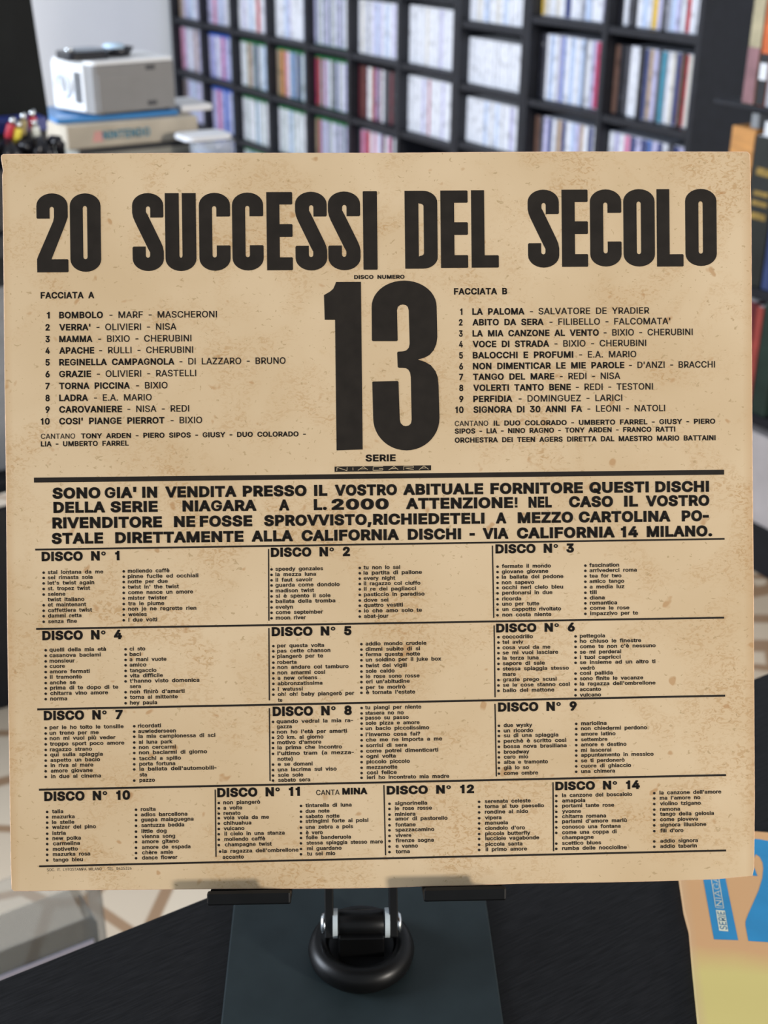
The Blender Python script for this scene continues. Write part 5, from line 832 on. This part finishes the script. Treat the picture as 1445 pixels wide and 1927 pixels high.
BULLETS = {"track_list_lettering#1":[[-141.96,133.59],[-141.99,131.39],[-142.03,129.12],[-142.06,126.78],[-142.09,124.44],[-142.15,119.97],[-142.19,117.63],[-142.22,115.36],[-142.25,113.01],[-108.62,133.74],[-108.65,131.47],[-108.68,129.27],[-108.71,126.99],[-108.74,124.72],[-108.77,122.37],[-108.8,120.03],[-108.83,117.82],[-108.86,115.48],[-108.89,113.2]],"track_list_lettering#2":[[-46.74,133.79],[-46.77,131.49],[-46.79,129.19],[-46.82,127.03],[-46.85,124.66],[-46.87,122.42],[-46.9,120.19],[-46.93,117.75],[-46.95,115.52],[-46.98,113.22],[-9.61,133.96],[-9.63,131.72],[-9.66,129.42],[-9.68,127.18],[-9.71,124.88],[-9.74,122.57],[-9.76,120.2],[-9.78,118.03],[-9.81,115.72],[-9.84,113.41]],"track_list_lettering#3":[[48.65,133.77],[48.63,131.5],[48.61,129.24],[48.58,126.89],[48.56,124.77],[48.54,122.5],[48.52,120.01],[48.49,117.81],[48.47,115.54],[48.45,113.2],[85.98,133.75],[85.96,131.55],[85.94,129.21],[85.92,126.93],[85.9,124.59],[85.88,122.24],[85.86,119.96],[85.84,117.76],[85.82,115.56],[85.8,113.28]],"track_list_lettering#4":[[-141.57,101.07],[-141.6,98.73],[-141.64,96.38],[-141.67,94.18],[-141.7,91.91],[-141.73,89.63],[-141.76,87.29],[-141.79,85.08],[-141.82,82.81],[-141.86,80.53],[-108.27,101.02],[-108.3,98.75],[-108.33,96.54],[-108.36,94.26],[-108.39,91.92],[-108.42,89.71],[-108.45,87.5],[-108.51,82.95],[-108.54,80.67],[-108.57,78.32]],"track_list_lettering#5":[[-46.35,101.44],[-46.38,99.27],[-46.41,96.97],[-46.44,94.46],[-46.46,92.36],[-46.49,90.06],[-46.52,87.82],[-46.54,85.51],[-46.57,83.14],[-46.6,80.97],[-9.27,101.75],[-9.29,99.45],[-9.32,97.21],[-9.34,94.97],[-9.37,92.52],[-9.39,90.21],[-9.42,87.97],[-9.44,85.73],[-9.47,83.35],[-9.49,81.18]],"track_list_lettering#6":[[48.73,103.89],[48.7,101.62],[48.68,99.34],[48.66,97.14],[48.64,94.87],[48.62,92.6],[48.6,90.33],[48.55,85.71],[48.53,83.43],[48.51,81.16],[81.52,103.8],[81.5,101.59],[81.48,99.32],[81.45,96.97],[81.43,94.69],[81.42,92.56],[81.37,88.01],[81.35,85.73],[81.33,83.46],[81.31,81.11],[81.29,78.75]],"track_list_lettering#7":[[-142.02,68.44],[-142.06,66.1],[-142.09,63.89],[-142.12,61.54],[-142.15,59.19],[-142.18,56.99],[-142.21,54.71],[-142.24,52.5],[-142.28,50.22],[-142.31,47.87],[-105.09,68.57],[-105.12,66.29],[-105.15,64.15],[-105.18,61.72],[-105.21,59.51],[-105.24,57.3],[-105.27,54.81],[-105.3,52.52],[-105.33,50.38],[-105.39,45.68]],"track_list_lettering#8":[[-46.87,69.47],[-46.92,65.07],[-46.95,62.76],[-46.98,60.59],[-47.0,58.42],[-47.03,55.97],[-47.08,51.42],[-47.11,49.11],[-47.14,46.8],[-47.16,44.7],[-9.49,74.77],[-9.52,72.46],[-9.54,70.42],[-9.56,68.18],[-9.59,65.94],[-9.62,63.35],[-9.64,61.1],[-9.67,58.72],[-9.69,56.41],[-9.72,54.16],[-9.74,51.85],[-9.77,49.46],[-9.79,47.22],[-9.82,45.19]],"track_list_lettering#9":[[48.58,66.32],[48.56,64.05],[48.54,61.99],[48.52,59.64],[48.5,57.37],[48.47,55.02],[48.45,52.89],[48.43,50.68],[48.41,48.33],[48.39,45.98],[81.48,66.61],[81.46,64.48],[81.44,62.13],[81.42,59.77],[81.4,57.57],[81.38,55.21],[81.36,53.15],[81.34,50.8],[81.32,48.52],[81.29,46.24]],"track_list_lettering#10":[[-141.91,33.08],[-141.94,30.85],[-141.97,28.56],[-142.0,26.5],[-142.03,23.93],[-142.06,21.81],[-142.09,19.58],[-142.13,17.23],[-142.16,15.06],[-142.19,12.71],[-104.8,33.37],[-104.82,31.13],[-104.85,28.95],[-104.88,26.6],[-104.92,24.14],[-104.95,21.91],[-104.97,19.73],[-105.01,17.32],[-105.03,15.09],[-105.06,12.91]],"track_list_lettering#11":[[-70.07,35.61],[-70.09,33.32],[-70.12,31.09],[-70.14,29.18],[-70.17,26.9],[-70.2,24.61],[-70.23,22.38],[-70.26,20.09],[-70.28,17.8],[-69.78,15.05],[-35.53,33.74],[-35.56,31.35],[-35.59,29.11],[-35.61,27.1],[-35.64,24.59],[-35.67,22.24],[-35.69,20.17],[-35.72,17.88],[-35.74,15.53],[-35.77,13.29]],"track_list_lettering#12":[[1.84,34.0],[1.81,31.83],[1.79,29.39],[1.77,27.43],[1.74,24.88],[1.72,22.75],[1.69,20.37],[1.67,18.19],[1.64,15.85],[1.62,13.52],[39.85,34.18],[39.83,32.01],[39.81,29.67],[39.78,27.22],[39.76,24.99],[39.74,22.75],[39.72,20.47],[39.7,18.39],[39.67,15.94],[39.65,13.71]],"track_list_lettering#14":[[72.69,36.14],[72.67,33.88],[72.65,31.69],[72.63,29.31],[72.61,27.18],[72.59,25.05],[72.57,22.67],[72.55,20.35],[72.51,15.78],[72.48,13.58],[114.55,36.54],[114.53,34.28],[114.51,31.9],[114.49,29.51],[114.47,27.44],[114.45,25.12],[114.44,22.79],[114.42,20.34],[114.38,15.95],[114.36,13.68]]}
WT = {16: 25, 17: 29, 18: 31, 27: 46, 22: 36, 20: 34, 3: 12, 2: 8}   # how far each weight thickens the outline
for name, rs in RUNS.items():
    V, F = [], []
    for a, v, b, cap, wt, t in rs: text_geo(V, F, a, v, b, cap, WT.get(wt, wt), t)
    if name in BULLETS:
        for x, y in BULLETS[name]:
            poly_geo(V, F, [[(x+.55*math.cos(k*math.pi/6), y+.55*math.sin(k*math.pi/6)) for k in range(12)]])
    flat(name.split('#')[0], V, F, M['ink'], slv)
# heavy condensed headline, drawn on a 0..1 x 0..1 box per letter
def arcp(cx, cy, rx, ry, a0, a1, n=8): return [(cx+rx*math.cos(math.radians(a0+(a1-a0)*i/n)), cy+ry*math.sin(math.radians(a0+(a1-a0)*i/n))) for i in range(n+1)]
def head(ch):
    s0, s1 = .42, .56            # slot between the two stems
    sm = (s0+s1)/2; sr = (s1-s0)/2; ry = .16; rb = .055
    top = arcp(.5, 1-ry, .5, ry, 0, 180, 14); bot = arcp(.5, ry, .5, ry, 180, 360, 14)
    st = arcp(sm, .80, sr, .03, 180, 0, 6); sb_ = arcp(sm, .20, sr, .03, 180, 360, 6)
    if ch == 'O' or ch == '0': return [top+bot, arcp(sm, .81, sr, .03, 0, 180, 6)+arcp(sm, .19, sr, .03, 180, 360, 6)]
    if ch == 'I': return [[(0, .006), (.05, 0), (.95, 0), (1, .006), (1, .994), (.95, 1), (.05, 1), (0, .994)]]
    if ch == 'L': return [[(0, 0), (.97, 0), (1, .01), (1, .15), (.97, .16), (.48, .16), (.48, 1), (0, 1)]]
    if ch == 'E': return [[(0, 0), (.97, 0), (1, .01), (1, .155), (.97, .165), (.50, .165), (.50, .425), (.97, .425), (1, .435), (1, .58), (.97, .59), (.50, .59), (.50, .84), (.97, .84), (1, .85), (1, .99), (.97, 1), (0, 1)]]
    if ch == 'U':
        s0, s1 = .45, .55; st = arcp(.5, .80, .05, .03, 180, 0, 6); sb_ = arcp(.5, .20, .05, .03, 180, 360, 6)
        return [[(0, 1), (0, ry)]+bot[1:]+[(1, 1), (s1, 1), (s1, .20)]+sb_[::-1][1:-1]+[(s0, .20), (s0, 1)]]
    if ch == 'D': return [[(0, 0), (.55, 0)]+arcp(.55, .15, .45, .15, 270, 360, 8)+arcp(.55, .85, .45, .15, 0, 90, 8)+[(0, 1)],
                          [(s0, .155), (s0, .84)]+arcp(s0+.04, .80, .12, .035, 90, 0, 4)+arcp(s0+.04, .20, .12, .035, 0, -90, 4)]
    if ch == 'C': return [top+bot+[(1, .315), (.97, .325), (s1, .325), (s1, .20)]+sb_[::-1][1:-1]+[(s0, .20), (s0, .80)]+st[1:-1]+[(s1, .80), (s1, .695), (.97, .695), (1, .705)]]
    if ch == '2': return [top+[(0, .69), (.03, .68), (s0, .68), (s0, .80)]+st[1:-1]+[(s1, .80), (s1, .70), (.53, .645), (.03, .20), (0, .165), (0, 0), (.97, 0), (1, .01), (1, .155), (.97, .165), (.46, .165), (.93, .62), (1, .70)]]
    if ch == 'S':
        # point symmetric letter
        up_ = [(1, .84)] + top[1:] + [(0, .75), (.03, .69), (.09, .63)]
        p1 = up_ + [(.50, .285), (s1, .24), (s1, .20)] + sb_[::-1][1:-1] + [(s0, .20), (s0, .315), (.03, .315), (0, .30)]
        p2 = [(1-x, 1-y) for x, y in up_] + [(.50, .715), (1-s1, .76), (1-s1, .80)] + [(1-x, 1-y) for x, y in sb_[::-1][1:-1]] + [(1-s0, .80), (1-s0, .685), (.97, .685), (1, .70)]
        return [p1 + p2]
V, F = [], []
for ch, a, b, c, d in [["2",-142.86,259.07,-129.89,291.98],["0",-129.02,259.21,-116.26,291.93],["S",-103.14,259.39,-90.15,291.93],["U",-89.46,259.31,-76.57,291.87],["C",-75.32,259.34,-62.31,291.93],["C",-61.49,259.37,-48.47,291.98],["E",-47.08,259.4,-36.27,292.15],["S",-35.1,259.22,-21.84,292.21],["S",-21.32,259.25,-7.83,292.26],["I",-6.63,259.39,-0.71,292.34],["D",10.94,259.71,24.66,292.45],["E",26.01,259.96,37.48,292.51],["L",38.96,260.0,50.44,292.57],["S",62.88,259.86,76.06,292.69],["E",77.24,260.12,88.28,292.64],["C",89.24,260.16,102.55,292.7],["O",103.41,260.08,116.73,292.76],["L",117.6,260.0,128.88,292.71],["O",129.76,260.16,143.1,292.76]]:
    poly_geo(V, F, [[(a+x*(c-a), b+y*(d-b)) for x, y in lp] for lp in head(ch)])
flat('headline_lettering', V, F, M['ink'], slv)
V, F = [], []
for lp in ([[-18.22,254.36],[-7.8,254.35],[-7.84,183.87],[-18.82,183.59],[-18.84,238.47],[-23.17,238.5],[-23.39,248.85],[-22.41,249.43],[-20.85,250.3],[-19.47,251.5],[-18.77,252.96]], [[7.4,229.67],[6.95,229.33],[-3.05,229.4],[-3.44,229.74],[-3.38,243.86],[-3.23,245.43],[-2.8,246.96],[-2.1,248.42],[-1.15,249.79],[0.03,251.04],[1.42,252.14],[2.99,253.07],[4.71,253.81],[6.54,254.35],[8.45,254.67],[10.4,254.77],[12.34,254.65],[14.24,254.3],[16.07,253.75],[17.77,252.98],[19.32,252.03],[20.69,250.91],[21.85,249.65],[22.77,248.26],[23.44,246.79],[23.84,245.25],[23.96,243.68],[24.12,231.01],[23.7,228.08],[22.55,225.41],[20.82,223.47],[18.85,222.37],[15.91,221.51],[18.83,220.51],[21.26,219.08],[23.19,216.62],[24.15,213.93],[24.45,210.51],[24.7,196.84],[24.54,194.9],[24.1,192.99],[23.38,191.17],[22.41,189.47],[21.19,187.92],[19.77,186.55],[18.16,185.4],[16.39,184.48],[14.52,183.82],[12.56,183.42],[10.57,183.3],[8.58,183.46],[6.64,183.89],[4.78,184.59],[3.04,185.54],[1.45,186.73],[0.06,188.12],[-1.12,189.69],[-2.06,191.41],[-2.73,193.24],[-3.13,195.15],[-3.26,197.09],[-3.48,212.21],[-3.14,212.4],[7.12,212.61],[7.55,212.22],[7.92,196.26],[8.3,194.79],[9.26,193.81],[10.48,193.55],[11.81,193.83],[12.7,194.75],[12.96,196.22],[12.8,214.03],[12.53,215.98],[11.86,217.2],[10.74,217.94],[9.28,218.1],[7.81,218.11],[7.33,218.46],[7.14,224.4],[7.44,224.89],[9.59,225.02],[11.06,225.45],[12.05,226.46],[12.46,228.17],[12.22,242.3],[11.84,243.66],[11.02,244.45],[9.8,244.7],[8.58,244.51],[7.59,243.69],[7.24,242.33]]): poly_geo(V, F, [lp])
flat('big_numeral', V, F, M['ink'], slv)
V, F = [], []
poly_geo(V, F, [[[-19.73,176.77],[20.93,176.94],[20.9,174.79],[-19.75,174.53]]])
flat('niagara_bar', V, F, M['ink'], slv).name = 'series_name_bar'
V, F = [], []
for ln in [[[-18.87,174.96],[-18.75,176.47],[-14.58,175.01],[-14.46,176.52]],[[-12.07,176.35],[-12.04,175.13]],[[-9.99,175.11],[-7.63,176.65],[-5.79,175.26]],[[-8.91,175.68],[-6.56,175.76]],[[0.67,176.66],[-3.48,176.56],[-3.64,175.04],[0.51,175.1],[0.57,175.73],[-1.09,175.7]],[[2.95,175.08],[5.27,176.61],[7.01,175.23]],[[3.99,175.7],[6.33,175.77]],[[9.31,175.01],[9.37,176.62],[13.39,176.68],[13.38,175.95],[10.05,175.83],[13.57,175.16]],[[15.77,175.09],[17.89,176.68],[19.83,175.25]],[[16.8,175.76],[19.05,175.84]]]:
    for (x0, y0), (x1, y1) in zip(ln, ln[1:]):
        dx, dy = x1-x0, y1-y0; l = math.hypot(dx, dy); nx, ny = -dy/l*.11, dx/l*.11
        poly_geo(V, F, [[(x0+nx, y0+ny), (x1+nx, y1+ny), (x1-nx, y1-ny), (x0-nx, y0-ny)]], .0002)
flat('series_name_lettering', V, F, mat('bare_card_lines', (.50, .38, .22), .6, .1, 100), slv)
for x0, y0, x1, y1, w in [[-145.45,172.4,145.51,172.74,2.06],[-145.35,143.31,145.5,144.4,0.76],[-145.44,110.05,145.04,110.88,0.81],[-145.43,76.3,145.24,77.65,0.85],[-145.19,42.51,145.35,43.76,0.85],[-145.57,10.25,145.15,11.54,0.81],[-47.88,142.41,-48.1,112.19,0.51],[46.56,142.71,46.83,112.11,0.51],[-48.14,109.1,-48.3,78.57,0.51],[46.95,108.95,47.06,78.46,0.51],[-48.34,75.34,-48.41,44.48,0.51],[46.99,75.67,47.28,44.84,0.51],[-71.5,41.31,-71.52,12.85,0.51],[-0.43,41.97,-0.03,12.21,0.51],[71.36,41.94,71.32,12.59,0.51]]:
    V, F = [], []
    dx, dy = x1-x0, y1-y0; l = math.hypot(dx, dy); nx, ny = -dy/l*w/2, dx/l*w/2
    poly_geo(V, F, [[(x0+nx, y0+ny), (x1+nx, y1+ny), (x1-nx, y1-ny), (x0-nx, y0-ny)]])
    flat('rule_line', V, F, M['ink'], slv)
